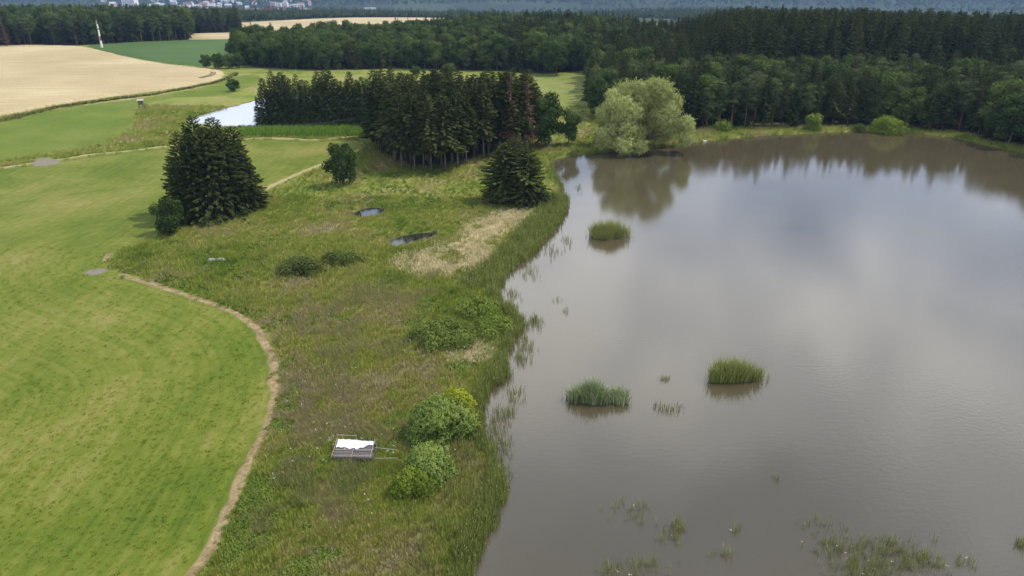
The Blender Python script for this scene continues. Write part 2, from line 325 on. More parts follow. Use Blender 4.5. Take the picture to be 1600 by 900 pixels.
def ground_material():
    m, nt = newmat('land'); g = nd(nt, 'ShaderNodeNewGeometry').outputs['Position']
    fine = noise(nt, g, 3.0, 5, .7, '2D'); med = noise(nt, g, .45, 4, .6, '2D'); big = noise(nt, g, .03, 3, .5, '2D')
    jit = mth(nt, 'MULTIPLY', mth(nt, 'SUBTRACT', med, .5), 2.6)
    jf = mth(nt, 'ADD', jit, mth(nt, 'MULTIPLY', mth(nt, 'SUBTRACT', fine, .5), .9))
    col = rough_colour(nt, g)
    mc = meadow_colour(nt, g, attr(nt, 'dpath'))
    mc = mixc(nt, mth(nt, 'MULTIPLY', mrange(nt, mth(nt, 'ADD', attr(nt, 'meadow2'), jit), 4, -8), .55), mc, mixc(nt, med, (.066,.118,.011), (.115,.155,.020)))
    col = mixc(nt, mrange(nt, mth(nt, 'ADD', attr(nt, 'meadow'), jf), .8, -.8), col, mc)
    col = mixc(nt, mth(nt, 'MULTIPLY', mrange(nt, mth(nt, 'ADD', attr(nt, 'clearing'), jit), 2, -6), .5), col, mixc(nt, med, (.10,.135,.03), (.22,.22,.07)))
    strawc = ramp(nt, fine, [(.3, (.32,.24,.12)), (.6, (.48,.38,.20)), (.8, (.58,.48,.27))])
    col = mixc(nt, mth(nt, 'MULTIPLY', mrange(nt, mth(nt, 'ADD', attr(nt, 'straw'), jf), .8, -1.0), .9), col, strawc)
    for nm, wd in (('dditch', .45), ('dtrack', .7), ('dwt', .7)):
        k = mth(nt, 'ADD', attr(nt, nm), mth(nt, 'MULTIPLY', jf, .45))
        col = mixc(nt, mth(nt, 'MULTIPLY', mrange(nt, k, wd+.5, wd-.3), .85), col, mixc(nt, fine, (.26,.20,.09), (.40,.33,.17)))
    dd = mth(nt, 'ADD', attr(nt, 'dditch'), jf)
    col = mixc(nt, mth(nt, 'MULTIPLY', mrange(nt, mth(nt, 'ABSOLUTE', mth(nt, 'SUBTRACT', dd, 2.3)), 1.3, .2), .55), col, (.075,.095,.03))
    col = mixc(nt, mrange(nt, mth(nt, 'ADD', attr(nt, 'mud'), mth(nt, 'MULTIPLY', jf, .5)), .5, -.5), col, mixc(nt, fine, (.10,.085,.06), (.26,.22,.17)))
    col = mixc(nt, mrange(nt, mth(nt, 'ADD', attr(nt, 'peat'), jf), .6, -.8), col, mixc(nt, fine, (.035,.03,.018), (.11,.09,.045)))
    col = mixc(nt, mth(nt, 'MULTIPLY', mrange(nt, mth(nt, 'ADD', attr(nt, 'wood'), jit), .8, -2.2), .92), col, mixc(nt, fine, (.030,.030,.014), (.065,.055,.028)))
    col = mixc(nt, mrange(nt, mth(nt, 'ADD', attr(nt, 'shore'), mth(nt, 'MULTIPLY', jf, .3)), .9, -.1), col, (.05,.045,.025))
    # the far valley: woods, meadows and fields
    far = mrange(nt, nd_y(nt, g), 900, 1300)
    vz = nd(nt, 'ShaderNodeTexVoronoi', voronoi_dimensions='2D', i_Scale=.0042); nt.links.new(scaled(nt, g, (1, .6, 1)), vz.inputs['Vector'])
    fieldc = ramp(nt, nd_sep(nt, vz.outputs['Color']), [(0, (.020,.030,.012)), (.78, (.026,.040,.015)), (.80, (.036,.050,.019)), (.97, (.04,.054,.02)), (.98, (.12,.11,.06)), (1, (.12,.11,.06))])
    hill = mrange(nt, nd_y(nt, g), 3100, 3500)
    fieldc = mixc(nt, hill, fieldc, ramp(nt, noise(nt, g, .004, 4, .6, '2D'), [(.3, (.010,.018,.008)), (.66, (.016,.025,.010)), (.85, (.026,.034,.014))]))
    fieldc = mixc(nt, .55, fieldc, ramp(nt, noise(nt, g, .05, 3, .7, '2D'), [(.35, (.45,.45,.45)), (.65, (1.25,1.25,1.25))]), 'MULTIPLY')
    col = mixc(nt, far, col, fieldc)
    h = mth(nt, 'ADD', mth(nt, 'MULTIPLY', fine, .6), noise(nt, g, 9.0, 3, .7, '2D'))
    out(nt, bsdf(nt, col, .95, .1, bump(nt, h, .55, .12))); return m
def nd_y(nt, g):
    s = nd(nt, 'ShaderNodeSeparateXYZ'); nt.links.new(g, s.inputs[0]); return s.outputs['Y']
def nd_sep(nt, c):
    s = nd(nt, 'ShaderNodeSeparateColor'); nt.links.new(c, s.inputs[0]); return s.outputs[0]
M_LAND = ground_material()

def up_normal(nt, k):
    a = nd(nt, 'ShaderNodeVectorMath', operation='SCALE'); a.inputs['Scale'].default_value = 1-k; nt.links.new(nd(nt, 'ShaderNodeNewGeometry').outputs['Normal'], a.inputs[0])
    b = nd(nt, 'ShaderNodeVectorMath', operation='ADD'); nt.links.new(a.outputs[0], b.inputs[0]); b.inputs[1].default_value = (0, 0, k)
    n = nd(nt, 'ShaderNodeVectorMath', operation='NORMALIZE'); nt.links.new(b.outputs[0], n.inputs[0]); return n.outputs[0]
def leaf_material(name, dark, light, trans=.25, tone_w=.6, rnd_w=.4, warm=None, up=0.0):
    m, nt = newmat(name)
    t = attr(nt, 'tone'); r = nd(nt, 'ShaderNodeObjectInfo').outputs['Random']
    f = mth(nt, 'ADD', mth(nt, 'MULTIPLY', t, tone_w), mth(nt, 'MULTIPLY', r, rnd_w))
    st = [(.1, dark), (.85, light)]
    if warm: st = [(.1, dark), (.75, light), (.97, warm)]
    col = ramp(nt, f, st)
    d = nd(nt, 'ShaderNodeBsdfDiffuse'); tr = nd(nt, 'ShaderNodeBsdfTranslucent'); mix = nd(nt, 'ShaderNodeMixShader', i_Fac=trans)
    nt.links.new(col, d.inputs[0]); nt.links.new(mixc(nt, .5, col, (.9,1.0,.45), 'MULTIPLY'), tr.inputs[0])
    nt.links.new(d.outputs[0], mix.inputs[1]); nt.links.new(tr.outputs[0], mix.inputs[2])
    if up: nt.links.new(up_normal(nt, up), d.inputs['Normal'])
    out(nt, mix.outputs[0]); return m
M_SPRUCE = leaf_material('spruce_needles', (.020,.030,.010), (.074,.088,.027), .10, rnd_w=.55, tone_w=.5, warm=(.085,.083,.027), up=.1)
M_FIR = leaf_material('dense_spruce_needles', (.024,.034,.011), (.080,.096,.028), .10, up=.1)
M_DEAD = leaf_material('dead_needles', (.10,.058,.034), (.21,.12,.07), .1)
M_GREY = leaf_material('bare_grey_twigs', (.10,.085,.07), (.18,.15,.12), .1)
M_PINE = leaf_material('pine_needles', (.028,.045,.018), (.095,.122,.046), .12, rnd_w=.5, up=.1)
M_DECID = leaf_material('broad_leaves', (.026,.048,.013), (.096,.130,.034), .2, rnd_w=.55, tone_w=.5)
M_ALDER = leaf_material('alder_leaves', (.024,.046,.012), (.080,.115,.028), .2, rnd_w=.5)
M_WILLOW = leaf_material('willow_leaves', (.105,.128,.032), (.45,.475,.17), .22)
M_SALLOW = leaf_material('sallow_leaves', (.095,.145,.028), (.27,.33,.08), .25)
M_YELLOW = leaf_material('yellow_green_leaves', (.17,.205,.018), (.37,.385,.04), .25)
M_LIME = leaf_material('lime_green_leaves', (.10,.145,.018), (.235,.285,.042), .25)
M_OLIVE = leaf_material('olive_leaves', (.036,.056,.014), (.125,.150,.040), .2)
M_MOUND = leaf_material('mound_willow_leaves', (.065,.098,.018), (.20,.24,.055), .22)
M_REED = leaf_material('reed_blades', (.10,.130,.026), (.28,.285,.085), .2, up=.45)
M_REEDP = leaf_material('pale_reed_blades', (.15,.19,.08), (.34,.38,.19), .2, up=.6)
M_REEDS = leaf_material('sparse_reed_blades', (.14,.15,.05), (.34,.31,.14), .2, up=.5)
M_STRAW = leaf_material('dry_straw', (.60,.47,.24), (.93,.79,.47), .2, up=.75)
M_NETTLE = leaf_material('nettle_leaves', (.080,.122,.018), (.165,.210,.040), .2, up=.55)
M_MAIZE = leaf_material('maize_leaves', (.085,.165,.016), (.175,.27,.036), .2, up=.5)
M_PETAL = leaf_material('white_petals', (.6,.6,.52), (.85,.85,.8), .2)
def tuft_material(name, gain, meadow=False, head=None):
    m, nt = newmat(name); g = nd(nt, 'ShaderNodeNewGeometry').outputs['Position']
    col = rough_colour(nt, g) if not meadow else meadow_colour(nt, g, attr(nt, 'dp'))
    r = nd(nt, 'ShaderNodeObjectInfo').outputs['Random']; t = attr(nt, 'tone')
    col = mixc(nt, 1.0, col, ramp(nt, mth(nt, 'ADD', mth(nt, 'MULTIPLY', r, .5), mth(nt, 'MULTIPLY', t, .5)), [(.1, tuple(gain*v for v in (.80,.82,.80))), (.9, tuple(gain*v for v in (1.2,1.18,1.15)))]), 'MULTIPLY')
    if head: col = mixc(nt, mth(nt, 'MULTIPLY', mrange(nt, t, .62, .75), .7), col, head)
    d = nd(nt, 'ShaderNodeBsdfDiffuse'); tr = nd(nt, 'ShaderNodeBsdfTranslucent'); mix = nd(nt, 'ShaderNodeMixShader', i_Fac=.25)
    nt.links.new(col, d.inputs[0]); nt.links.new(col, tr.inputs[0]); nt.links.new(up_normal(nt, .85), d.inputs['Normal']); nt.links.new(d.outputs[0], mix.inputs[1]); nt.links.new(tr.outputs[0], mix.inputs[2])
    out(nt, mix.outputs[0]); return m
M_TUFT = tuft_material('tall_grass', 2.1); M_TUFTH = tuft_material('seeding_grass', 2.2, head=(.36,.28,.19)); M_TUFTM = tuft_material('short_grass', 2.3, meadow=True)
def solid(name, a, b, scale, rough_=.8, spec=.3, stretch=(1,1,1), bmp=.3, coord='Object'):
    m, nt = newmat(name); v = scaled(nt, nd(nt, 'ShaderNodeTexCoord').outputs[coord], stretch)
    n = noise(nt, v, scale, 5, .65); r = nd(nt, 'ShaderNodeObjectInfo').outputs['Random']
    f = mth(nt, 'ADD', mth(nt, 'MULTIPLY', n, .8), mth(nt, 'MULTIPLY', r, .2))
    out(nt, bsdf(nt, ramp(nt, f, [(.25, a), (.8, b)]), rough_, spec, bump(nt, n, bmp, .02))); return m
M_BARK = solid('spruce_bark', (.045,.036,.028), (.13,.105,.085), 3, .95, .1, (1,1,.2))
M_PBARK = solid('pine_bark', (.08,.05,.032), (.22,.13,.075), 3, .95, .1, (1,1,.2))
M_GBARK = solid('grey_bark', (.06,.052,.042), (.16,.145,.12), 3, .95, .1, (1,1,.2))
M_WOOD = solid('weathered_boards', (.075,.062,.058), (.17,.145,.135), 2.5, .85, .2, (.3,1,1))
M_LATH = solid('pale_laths', (.24,.20,.16), (.44,.38,.31), 3, .85, .2)
M_TARP = solid('white_tarpaulin', (.50,.51,.54), (.70,.70,.72), 1.2, .45, .4, bmp=.5)
M_STONE = solid('pale_stone', (.24,.22,.19), (.50,.47,.42), 2.2, .9, .2)
M_RED = solid('red_paint', (.20,.030,.020), (.28,.045,.030), 2, .5, .4, bmp=.05)
M_WHITE = solid('white_paint', (.62,.62,.60), (.80,.80,.78), 2, .5, .4, bmp=.05)
M_TRACK = solid('flattened_wheat', (.10,.085,.04), (.19,.15,.075), 1.5, .95, .1)
M_CABLE = solid('cable', (.06,.06,.065), (.1,.1,.105), 2, .6, .3)
M_PLASTER = solid('white_plaster', (.60,.58,.54), (.82,.80,.76), .4, .9, .2)
M_PINKP = solid('salmon_plaster', (.48,.33,.26), (.58,.42,.34), .4, .9, .2)
M_ROOF = solid('red_tiles', (.22,.09,.06), (.36,.17,.11), .6, .9, .2)
M_GREYROOF = solid('grey_roof', (.30,.31,.33), (.48,.49,.51), .5, .7, .3)
M_GLASS = solid('dark_glass', (.03,.035,.045), (.06,.07,.085), 1, .15, .5, bmp=0)
M_FUR = solid('red_brown_fur', (.16,.055,.022), (.30,.115,.045), 14, .9, .1)
M_FEATHER = solid('white_feathers', (.70,.70,.68), (.85,.85,.83), 14, .8, .2)
M_BEAK = solid('orange_beak', (.55,.20,.03), (.65,.26,.04), 8, .5, .3)
def wheat_mat(name, a, b, c):
    m, nt = newmat(name); g = nd(nt, 'ShaderNodeNewGeometry').outputs['Position']
    rows = noise(nt, scaled(nt, g, (.018,.5,1)), 1.0, 3, .6, '2D'); big = noise(nt, g, .016, 4, .6, '2D'); fine = noise(nt, g, .9, 4, .7, '2D')
    f = mth(nt, 'ADD', mth(nt, 'ADD', mth(nt, 'MULTIPLY', big, .45), mth(nt, 'MULTIPLY', rows, .35)), mth(nt, 'MULTIPLY', fine, .3))
    out(nt, bsdf(nt, ramp(nt, f, [(.38, a), (.55, b), (.72, c)]), .95, .1, bump(nt, fine, .6, .25))); return m
M_WHEAT = wheat_mat('ripe_wheat', (.27,.21,.105), (.35,.275,.146), (.45,.365,.21))
M_CROP = wheat_mat('green_crop', (.040,.074,.018), (.055,.096,.024), (.078,.120,.032))
M_PATH, _nt = newmat('trodden_straw')
_g = nd(_nt, 'ShaderNodeNewGeometry').outputs['Position']; _n = noise(_nt, _g, 1.5, 7, .75, '2D'); _b = noise(_nt, _g, .35, 3, .6, '2D')
_e = mth(_nt, 'ADD', attr(_nt, 'edge'), mth(_nt, 'MULTIPLY', mth(_nt, 'SUBTRACT', _n, .5), 1.5))
_c = ramp(_nt, mth(_nt, 'ADD', mth(_nt, 'MULTIPLY', _n, .7), mth(_nt, 'MULTIPLY', _b, .35)), [(.32, (.10,.075,.033)), (.5, (.205,.15,.075)), (.70, (.34,.255,.14))])
_c = mixc(_nt, mrange(_nt, _e, .5, .95), _c, meadow_colour(_nt, _g, attr(_nt, 'dpath')))
out(_nt, bsdf(_nt, _c, .95, .1, bump(_nt, _n, .8, .08)))
def water_material(name, col, bs=.12, rgh=.045, ior=1.4):
    m, nt = newmat(name); g = nd(nt, 'ShaderNodeNewGeometry').outputs['Position']
    a = noise(nt, scaled(nt, g, (1,1.7,1)), 1.3, 3, .55, '2D'); b = noise(nt, scaled(nt, g, (.8,1.3,1)), 4.2, 3, .6, '2D')
    mask = mrange(nt, noise(nt, g, .03, 3, .5, '2D'), .35, .65, .45, 1.0)
    h = mth(nt, 'MULTIPLY', mth(nt, 'ADD', a, mth(nt, 'MULTIPLY', b, .28)), mask)
    p = nd(nt, 'ShaderNodeBsdfPrincipled', i_Roughness=rgh, i_IOR=ior); c = mixc(nt, noise(nt, g, .05, 3, .5, '2D'), col, tuple(v*1.18 for v in col))
    nt.links.new(c, p.inputs['Base Color']); nt.links.new(mrange(nt, noise(nt, scaled(nt, g, (.35,1,1)), .045, 4, .6, '2D'), .38, .66, rgh*.6, rgh*1.9), p.inputs['Roughness']); nt.links.new(bump(nt, h, bs, .12), p.inputs['Normal']); out(nt, p.outputs[0]); return m
M_WATER = water_material('muddy_water', (.057,.046,.025), .085, .05, 1.6); M_PUDDLE = water_material('dark_water', (.012,.012,.010), .03, .02, 1.9)
M_BWATER = water_material('calm_water', (.30,.30,.31), .04, .03, 2.6)  # pale base colour carries part of the bright sky reflection

# ------------------------------------------------------------------ ground, meadow, water, paths, fields
ny, nx = GX.shape
idx = np.arange(ny*nx).reshape(ny, nx)
Fq = np.stack([idx[:-1,:-1], idx[:-1,1:], idx[1:,1:], idx[1:,:-1]], -1).reshape(-1, 4)
VV = np.stack([GX.ravel(), GY.ravel(), Z.ravel()], -1)
AT = dict(meadow=D_mead, meadow2=local(sdf, MEADOW2, 30), dpath=D_path, straw=D_straw, wood=D_wood, mud=D_mud, peat=D_peat, clearing=D_clear, dditch=D_ditch, dtrack=D_track, dwt=D_wt,
          shore=np.minimum(np.minimum(D_pond, D_bp), np.minimum(D_p1, D_p2)))
fm = D_mead.ravel()[Fq].mean(1) < 0
def sub(name, sel):
    F = Fq[sel]; u, inv = np.unique(F, return_inverse=True)
    return mesh_np(name, VV[u], inv.reshape(F.shape), [M_LAND], {k: v.ravel()[u] for k, v in AT.items()}, smooth=True)
tag(link('ground', sub('ground', ~fm)), 'uneven grassy land around the ponds reaching to far hills', 'ground', kind='structure')
tag(link('meadow', sub('meadow', fm)), 'mown green meadow on the left of the pond', 'meadow', kind='structure')
def water(name, poly, z, mat, label, pad=3):
    p = np.array(poly); x0, y0 = p.min(0)-pad; x1, y1 = p.max(0)+pad
    o = link(name, mesh_np(name, [(x0,y0,z),(x1,y0,z),(x1,y1,z),(x0,y1,z)], np.array([[0,1,2,3]]), [mat])); tag(o, label, 'water', kind='structure'); return o
water('pond', POND, 0, M_WATER, 'large muddy brown pond filling the right of the view')
water('pond', BACK_POND, .0, M_BWATER, 'small pale pond behind the row of dark spruces')
water('puddle', PUD1, .12, M_PUDDLE, 'small bluish pool in the marshy bank', .6)
water('puddle', PUD2, .12, M_PUDDLE, 'small dark pool below the bluish pool', .6)
def ribbon(name, line, width, mat, label, seed, lift=.05, cols=5):
    p = np.array(line); seg = np.linalg.norm(np.diff(p, axis=0), axis=1); s = np.concatenate([[0], np.cumsum(seg)])
    t = np.arange(0, s[-1], .4); x = np.interp(t, s, p[:,0])+.9*(vn(t, t*0+2, 3.5, seed)-.5)+.4*(vn(t, t*0+3, 1.2, seed)-.5); y = np.interp(t, s, p[:,1])
    dx = np.gradient(x); dy = np.gradient(y); L = np.hypot(dx, dy); nx_, ny_ = -dy/L, dx/L
    V = []; E = []; DP = []
    for k in range(cols):
        q = k/(cols-1)*2-1; wv = width*(.35+.8*vn(t, t*0+k//3, 6, seed)+.5*vn(t, t*0+5+k//3, 1.3, seed))*.5
        X = x+nx_*q*wv; Y = y+ny_*q*wv
        V.append(np.stack([X, Y, gz(X, Y)+lift-.075*abs(q)**3], -1)); E.append(np.full(len(t), abs(q))); DP.append(np.abs(q)*wv)
    V = np.stack(V, 1).reshape(-1, 3); n = len(t); I = np.arange(n*cols).reshape(n, cols)
    F = np.stack([I[:-1,:-1], I[:-1,1:], I[1:,1:], I[1:,:-1]], -1).reshape(-1, 4)
    o = link(name, mesh_np(name, V, F, [mat], {'edge': np.stack(E,1).ravel(), 'dpath': np.stack(DP,1).ravel()}, smooth=True))
    return tag(o, label, 'path', kind='structure')
ribbon('path', PATH, 1.5, M_PATH, 'winding path of trodden straw along the mown meadow', 3)
ribbon('path', PATH2, 1.7, M_PATH, 'short bare end of the straw path past the mud', 4)
def field(name, poly, h, mat, label, res, edge=1.2, cat='field'):
    p = np.array(poly); x0, y0 = p.min(0)-4; x1, y1 = p.max(0)+4
    xs = np.arange(x0, x1+res, res); ys = np.arange(y0, y1+res, res); X, Y = np.meshgrid(xs, ys)
    d = sdf(X, Y, poly)+1.2*(vn(X, Y, 6, 11)-.5); zz_ = gz(X, Y)-.4+(h+.4)*sstep(edge, -edge, d)+.12*h*(vn(X, Y, 2.5, 12)-.5)*(d < 0)
    I = np.arange(X.size).reshape(X.shape); F = np.stack([I[:-1,:-1], I[:-1,1:], I[1:,1:], I[1:,:-1]], -1).reshape(-1, 4)
    keep = (d.ravel()[F] < edge+res).any(1); F = F[keep]; u, inv = np.unique(F, return_inverse=True)
    V = np.stack([X.ravel(), Y.ravel(), zz_.ravel()], -1)[u]
    o = link(name, mesh_np(name, V, inv.reshape(F.shape), [mat], smooth=True)); return tag(o, label, cat, kind='structure')
field('wheat_field', WHEAT, .8, M_WHEAT, 'ripe golden wheat field at the upper left', 2.5)
field('wheat_field', FAR_WHEAT, .8, M_WHEAT, 'small sliver of pale wheat beyond the green crop', 6)
field('wheat_field', FAR_WHEAT2, .8, M_WHEAT, 'far pale wheat field in front of the hazy woods', 9)
field('crop_field', GREEN_CROP, .7, M_CROP, 'dark green crop field beside the red and white mast', 3)

# ------------------------------------------------------------------ vegetation meshes
def unit(v): return v/np.maximum(np.linalg.norm(v, axis=-1, keepdims=True), 1e-9)
def diamonds(c, u, v):
    n = len(c); V = np.stack([c-u, c+v, c+u, c-v], 1).reshape(-1, 3); return V, np.arange(n*4).reshape(n, 4)
def spruce_mesh(name, seed, H, R, cb, mat, levels=34, sprays=9, thick=1.0, power=.85, sparse=0.0, lump=.18, fs=1.0):
    r = np.random.default_rng(seed); ph = r.uniform(0, 6.28); P0 = []; U = []; W = []; T = []
    for i in range(levels):
        t = (i+r.uniform(-.3,.3))/levels; t = min(max(t, 0), .985)
        z = H*(cb+(1-cb)*t); L = R*((1-t)**power*.96+.04)*(.55+.45*min(1, (t+.08)/.12)); nb = int(5+5*(1-t))
        for a in r.uniform(0, 2*np.pi)+np.arange(nb)*2*np.pi/nb+r.normal(0, .22, nb):
            if r.random() < sparse: continue
            l = L*r.uniform(.80, 1.12)*(1+lump*math.sin(2*a+ph+t*9)+.6*lump*math.sin(3*a-ph*2+t*17)); k = max(4, int(sprays*(.45+.55*(1-t)))); s = r.uniform(.12, 1, k)**.75
            d = np.array([np.cos(a), np.sin(a), 0]); pr = np.array([-d[1], d[0], 0]); sl = .30*t-.34*(1-t)+r.normal(0,.06)
            zb_ = z+r.uniform(-.75,.75)*H*(1-cb)/levels; c = d*(s*l)[:,None]; c[:,2] = np.minimum(zb_, H*.985)+sl*s*l+.10*l*s**2-.02*l
            bt = r.normal(.46, .2); sg = np.where(r.random(k) < .5, -1, 1); ang = r.uniform(.15, 1.0, k)*(s < .93)
            dd = d*np.cos(ang)[:,None]+pr*(sg*np.sin(ang))[:,None]; dd[:,2] = -.28+r.normal(0, .26, k)
            ln = fs*(.20*l*(1.25-.6*s)+.16)*r.uniform(.7, 1.35, k)
            nrm = np.stack([r.normal(0,.55,k), r.normal(0,.55,k), np.ones(k)], -1)+d*.55; v = unit(np.cross(dd, nrm))
            U.append(unit(dd)*ln[:,None]); W.append(v*(ln*.38*thick)[:,None]); P0.append(c+dd*ln[:,None]*.3); T.append(np.clip(r.normal(bt,.13,k)+.42*(s-.55), 0, 1))
    # leader
    n = 16; c = np.zeros((n,3)); c[:,2] = H*(1-r.uniform(0,.06,n)); u = np.stack([r.normal(0,.4,n), r.normal(0,.4,n), np.full(n,.5)], -1)
    U.append(unit(u)*.28); W.append(unit(np.cross(u, r.normal(size=(n,3))))*.09); P0.append(c); T.append(np.full(n, .6))
    V, F = diamonds(np.concatenate(P0), np.concatenate(U), np.concatenate(W))
    return mesh_np(name, V, F, [mat], np.repeat(np.concatenate(T), 4))
def trunk_mesh(name, H, r0, mat, seed=0, lean=.01, limbs=(), n=8, top=.97):
    r = random.Random(seed); b = MB(); m = 7; ox = oy = 0; pts = []; rad = []
    for i in range(m):
        f = i/(m-1); ox += r.uniform(-1,1)*lean*H/m; oy += r.uniform(-1,1)*lean*H/m
        pts.append((ox*(i > 0), oy*(i > 0), -.4+f*(H*top+.4))); rad.append(r0*(1-f)**.8*(1.35 if i == 0 else 1)+.015)
    b.tube(pts, rad, n)
    for (z0, tip, rr) in limbs:
        z0 = z0*H; mid = (tip[0]*.45, tip[1]*.45, z0+(tip[2]-z0)*.55)
        b.tube([(0,0,z0), mid, tip], [rr, rr*.65, rr*.2], 5)
    return b.mesh(name, mat, True)
def lobes_mesh(name, seed, lobes, n_per_m2, leaf, mat, up=.25, droop=0.0, jag=.16, aspect=.45, fill=.2, zmin=-1e9, normal_out=1.15):
    """leaves spread over and inside many uneven lobes; lobes = (x,y,z,rx,ry,rz,tone)"""
    r = np.random.default_rng(seed); P0 = []; N = []; T = []; L = np.array([l[:6] for l in lobes])
    for (x, y, z, a, b, c, tn) in lobes:
        area = 4*np.pi*((a*b)**1.6/3+(a*c)**1.6/3+(b*c)**1.6/3)**(1/1.6); n = max(20, int(area*n_per_m2))
        d = unit(r.normal(size=(n,3))); d = d[(d[:,2] > -.75) | (r.random(n) < .35)]; n = len(d)
        bump_ = 1+jag*np.sin(d[:,0]*7+seed+x)*np.sin(d[:,1]*6+y*2)*np.sin(d[:,2]*8+z)*1.6+r.normal(0, jag*.35, n)
        rad = bump_*np.where(r.random(n) < fill, r.uniform(.45, .9, n), r.uniform(.9, 1.06, n))
        p = d*rad[:,None]*np.array([a,b,c])+np.array([x,y,z]); dn = unit(d/np.array([a,b,c]))
        q = np.ones(n, bool)      # drop leaves deep inside a neighbour lobe
        for m in L:
            e = (((p-m[:3])/(m[3:]*.78))**2).sum(1); q &= (e > 1) | (np.abs(m[:3]-np.array([x,y,z])).sum() < 1e-6)
        q &= p[:,2] > zmin
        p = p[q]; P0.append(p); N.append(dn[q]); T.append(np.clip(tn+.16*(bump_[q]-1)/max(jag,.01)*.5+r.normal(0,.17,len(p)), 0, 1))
    c = np.concatenate(P0); nn = np.concatenate(N); n = len(c)
    nn = unit(nn*normal_out+r.normal(size=(n,3))*.38+np.array([0,0,up]))
    u = unit(np.cross(nn, r.normal(size=(n,3)))); u[:,2] -= droop; u = unit(u); v = unit(np.cross(nn, u))
    s = leaf*r.uniform(.6, 1.35, n)
    V, F = diamonds(c, u*s[:,None], v*(s*aspect)[:,None])
    return mesh_np(name, V, F, [mat], np.repeat(np.concatenate(T), 4))
def crown_lobes(seed, cx, cy, z0, z1, R, n, size, flat=1.0, cone=0.0):
    r = np.random.default_rng(seed); out_ = []; zc = (z0+z1)/2; hz = (z1-z0)/2
    for i in range(n):
        d = unit(r.normal(size=3)); q = r.uniform(.45, .86) if i > 1 else .1
        s = size*R*r.uniform(.7, 1.25); z = zc+d[2]*hz*q*1.02
        k = 1-cone*max(0, (z-zc)/hz)
        out_.append((cx+d[0]*R*q*k, cy+d[1]*R*q*k, z, s, s, s*r.uniform(.75,1.0)*flat, r.uniform(.15,.85)))
    return out_

# prototypes: name -> list of (crown mesh, trunk mesh, nominal height)
PROTO = {}
PROTO['spruce'] = [(spruce_mesh('spruce_crown', 10+k, 20, 3.1+.25*(k % 3), (.10,.16,.22,.13,.06)[k], M_SPRUCE, 40, 26, 1.3, (.72,.6,.85,.65,.9)[k], .04, .22, .72), trunk_mesh('spruce_trunk', 20, .24, M_BARK, k), 20.) for k in range(5)]
PROTO['grove'] = [(spruce_mesh('grove_spruce_crown', 30+k, 21, 3.3+.35*(k % 3), (.30,.27,.33,.29,.26,.31)[k], M_SPRUCE, 42, 30, 1.3, (.55,.7,.5,.62,.8,.6)[k], .06, .22, .68), trunk_mesh('grove_spruce_trunk', 21, .25, M_GBARK, k), 21.) for k in range(6)]
PROTO['fir'] = [(spruce_mesh('broad_spruce_crown', 40+k, 15, 5.0, .03, M_FIR, 58, 64, 1.2, (.52,.62,.48)[k], .03, .16, .44), trunk_mesh('broad_spruce_trunk', 15, .25, M_BARK, k), 15.) for k in range(3)]
PROTO['dead'] = [(spruce_mesh('dead_spruce_crown', 50, 19, 2.0, .15, M_DEAD, 34, 8, .7, .7, .3), trunk_mesh('dead_spruce_trunk', 19, .2, M_GBARK, 3), 19.)]
PROTO['grey'] = [(spruce_mesh('bare_spruce_crown', 51, 18, 1.9, .2, M_GREY, 30, 7, .35, .7, .35), trunk_mesh('bare_spruce_trunk', 18, .2, M_GBARK, 4), 18.)]
def pine(k):
    lb = crown_lobes(60+k, 0, 0, 2.0+k, 18, 3.1, 26, .40, .62, .35)
    lim = [(.5+.04*i, (l[0]*.8, l[1]*.8, l[2]), .07) for i, l in enumerate(lb[2:9])]
    return (lobes_mesh('pine_crown', 60+k, lb, 15, .30, M_PINE, .5, 0, .3, .22, .3), trunk_mesh('pine_trunk', 18, .21, M_PBARK, k, .02, lim), 18.)
PROTO['pine'] = [pine(k) for k in range(4)]
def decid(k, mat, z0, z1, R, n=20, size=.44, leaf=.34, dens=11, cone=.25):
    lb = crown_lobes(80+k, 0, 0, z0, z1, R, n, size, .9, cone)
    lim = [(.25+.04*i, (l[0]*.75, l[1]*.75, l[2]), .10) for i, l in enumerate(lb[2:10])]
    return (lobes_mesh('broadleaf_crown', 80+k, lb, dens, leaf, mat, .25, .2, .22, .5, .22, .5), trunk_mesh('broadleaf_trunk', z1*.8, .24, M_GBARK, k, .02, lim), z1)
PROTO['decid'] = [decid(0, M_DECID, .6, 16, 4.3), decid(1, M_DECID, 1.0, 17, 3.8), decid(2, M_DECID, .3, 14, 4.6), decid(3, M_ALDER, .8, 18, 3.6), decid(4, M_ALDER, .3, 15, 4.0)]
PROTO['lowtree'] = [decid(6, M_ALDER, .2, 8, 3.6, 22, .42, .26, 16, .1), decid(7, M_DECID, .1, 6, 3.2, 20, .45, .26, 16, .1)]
far_spruce = spruce_mesh('far_spruce', 90, 18, 3.2, .08, M_SPRUCE, 13, 4, 1.9, .8)
far_decid = lobes_mesh('far_broadleaf', 91, crown_lobes(91, 0, 0, 1, 14, 4.2, 9, .5, .9, .2), 1.7, .75, M_DECID, .25, 0, .2, .55)

def plant_tree(kind, x, y, h, label, group=None, name=None, wide=1.0, var=None, cat='tree', rz=None):
    pr = PROTO[kind]; cm, tm, H = pr[var % len(pr)] if var is not None else random.choice(pr)
    s = h/H; root = empty(name or NAMES[kind], (x, y, float(gz(x, y))-.05), random.uniform(0, 6.28) if rz is None else rz, (s*wide, s*wide, s))
    tag(root, label, cat, group); link('crown', cm, root); link('trunk', tm, root); return root
NAMES = dict(spruce='spruce_tree', grove='spruce_tree', fir='spruce_tree', dead='dead_spruce', grey='dead_spruce', pine='pine_tree', decid='broadleaf_tree', lowtree='broadleaf_tree')

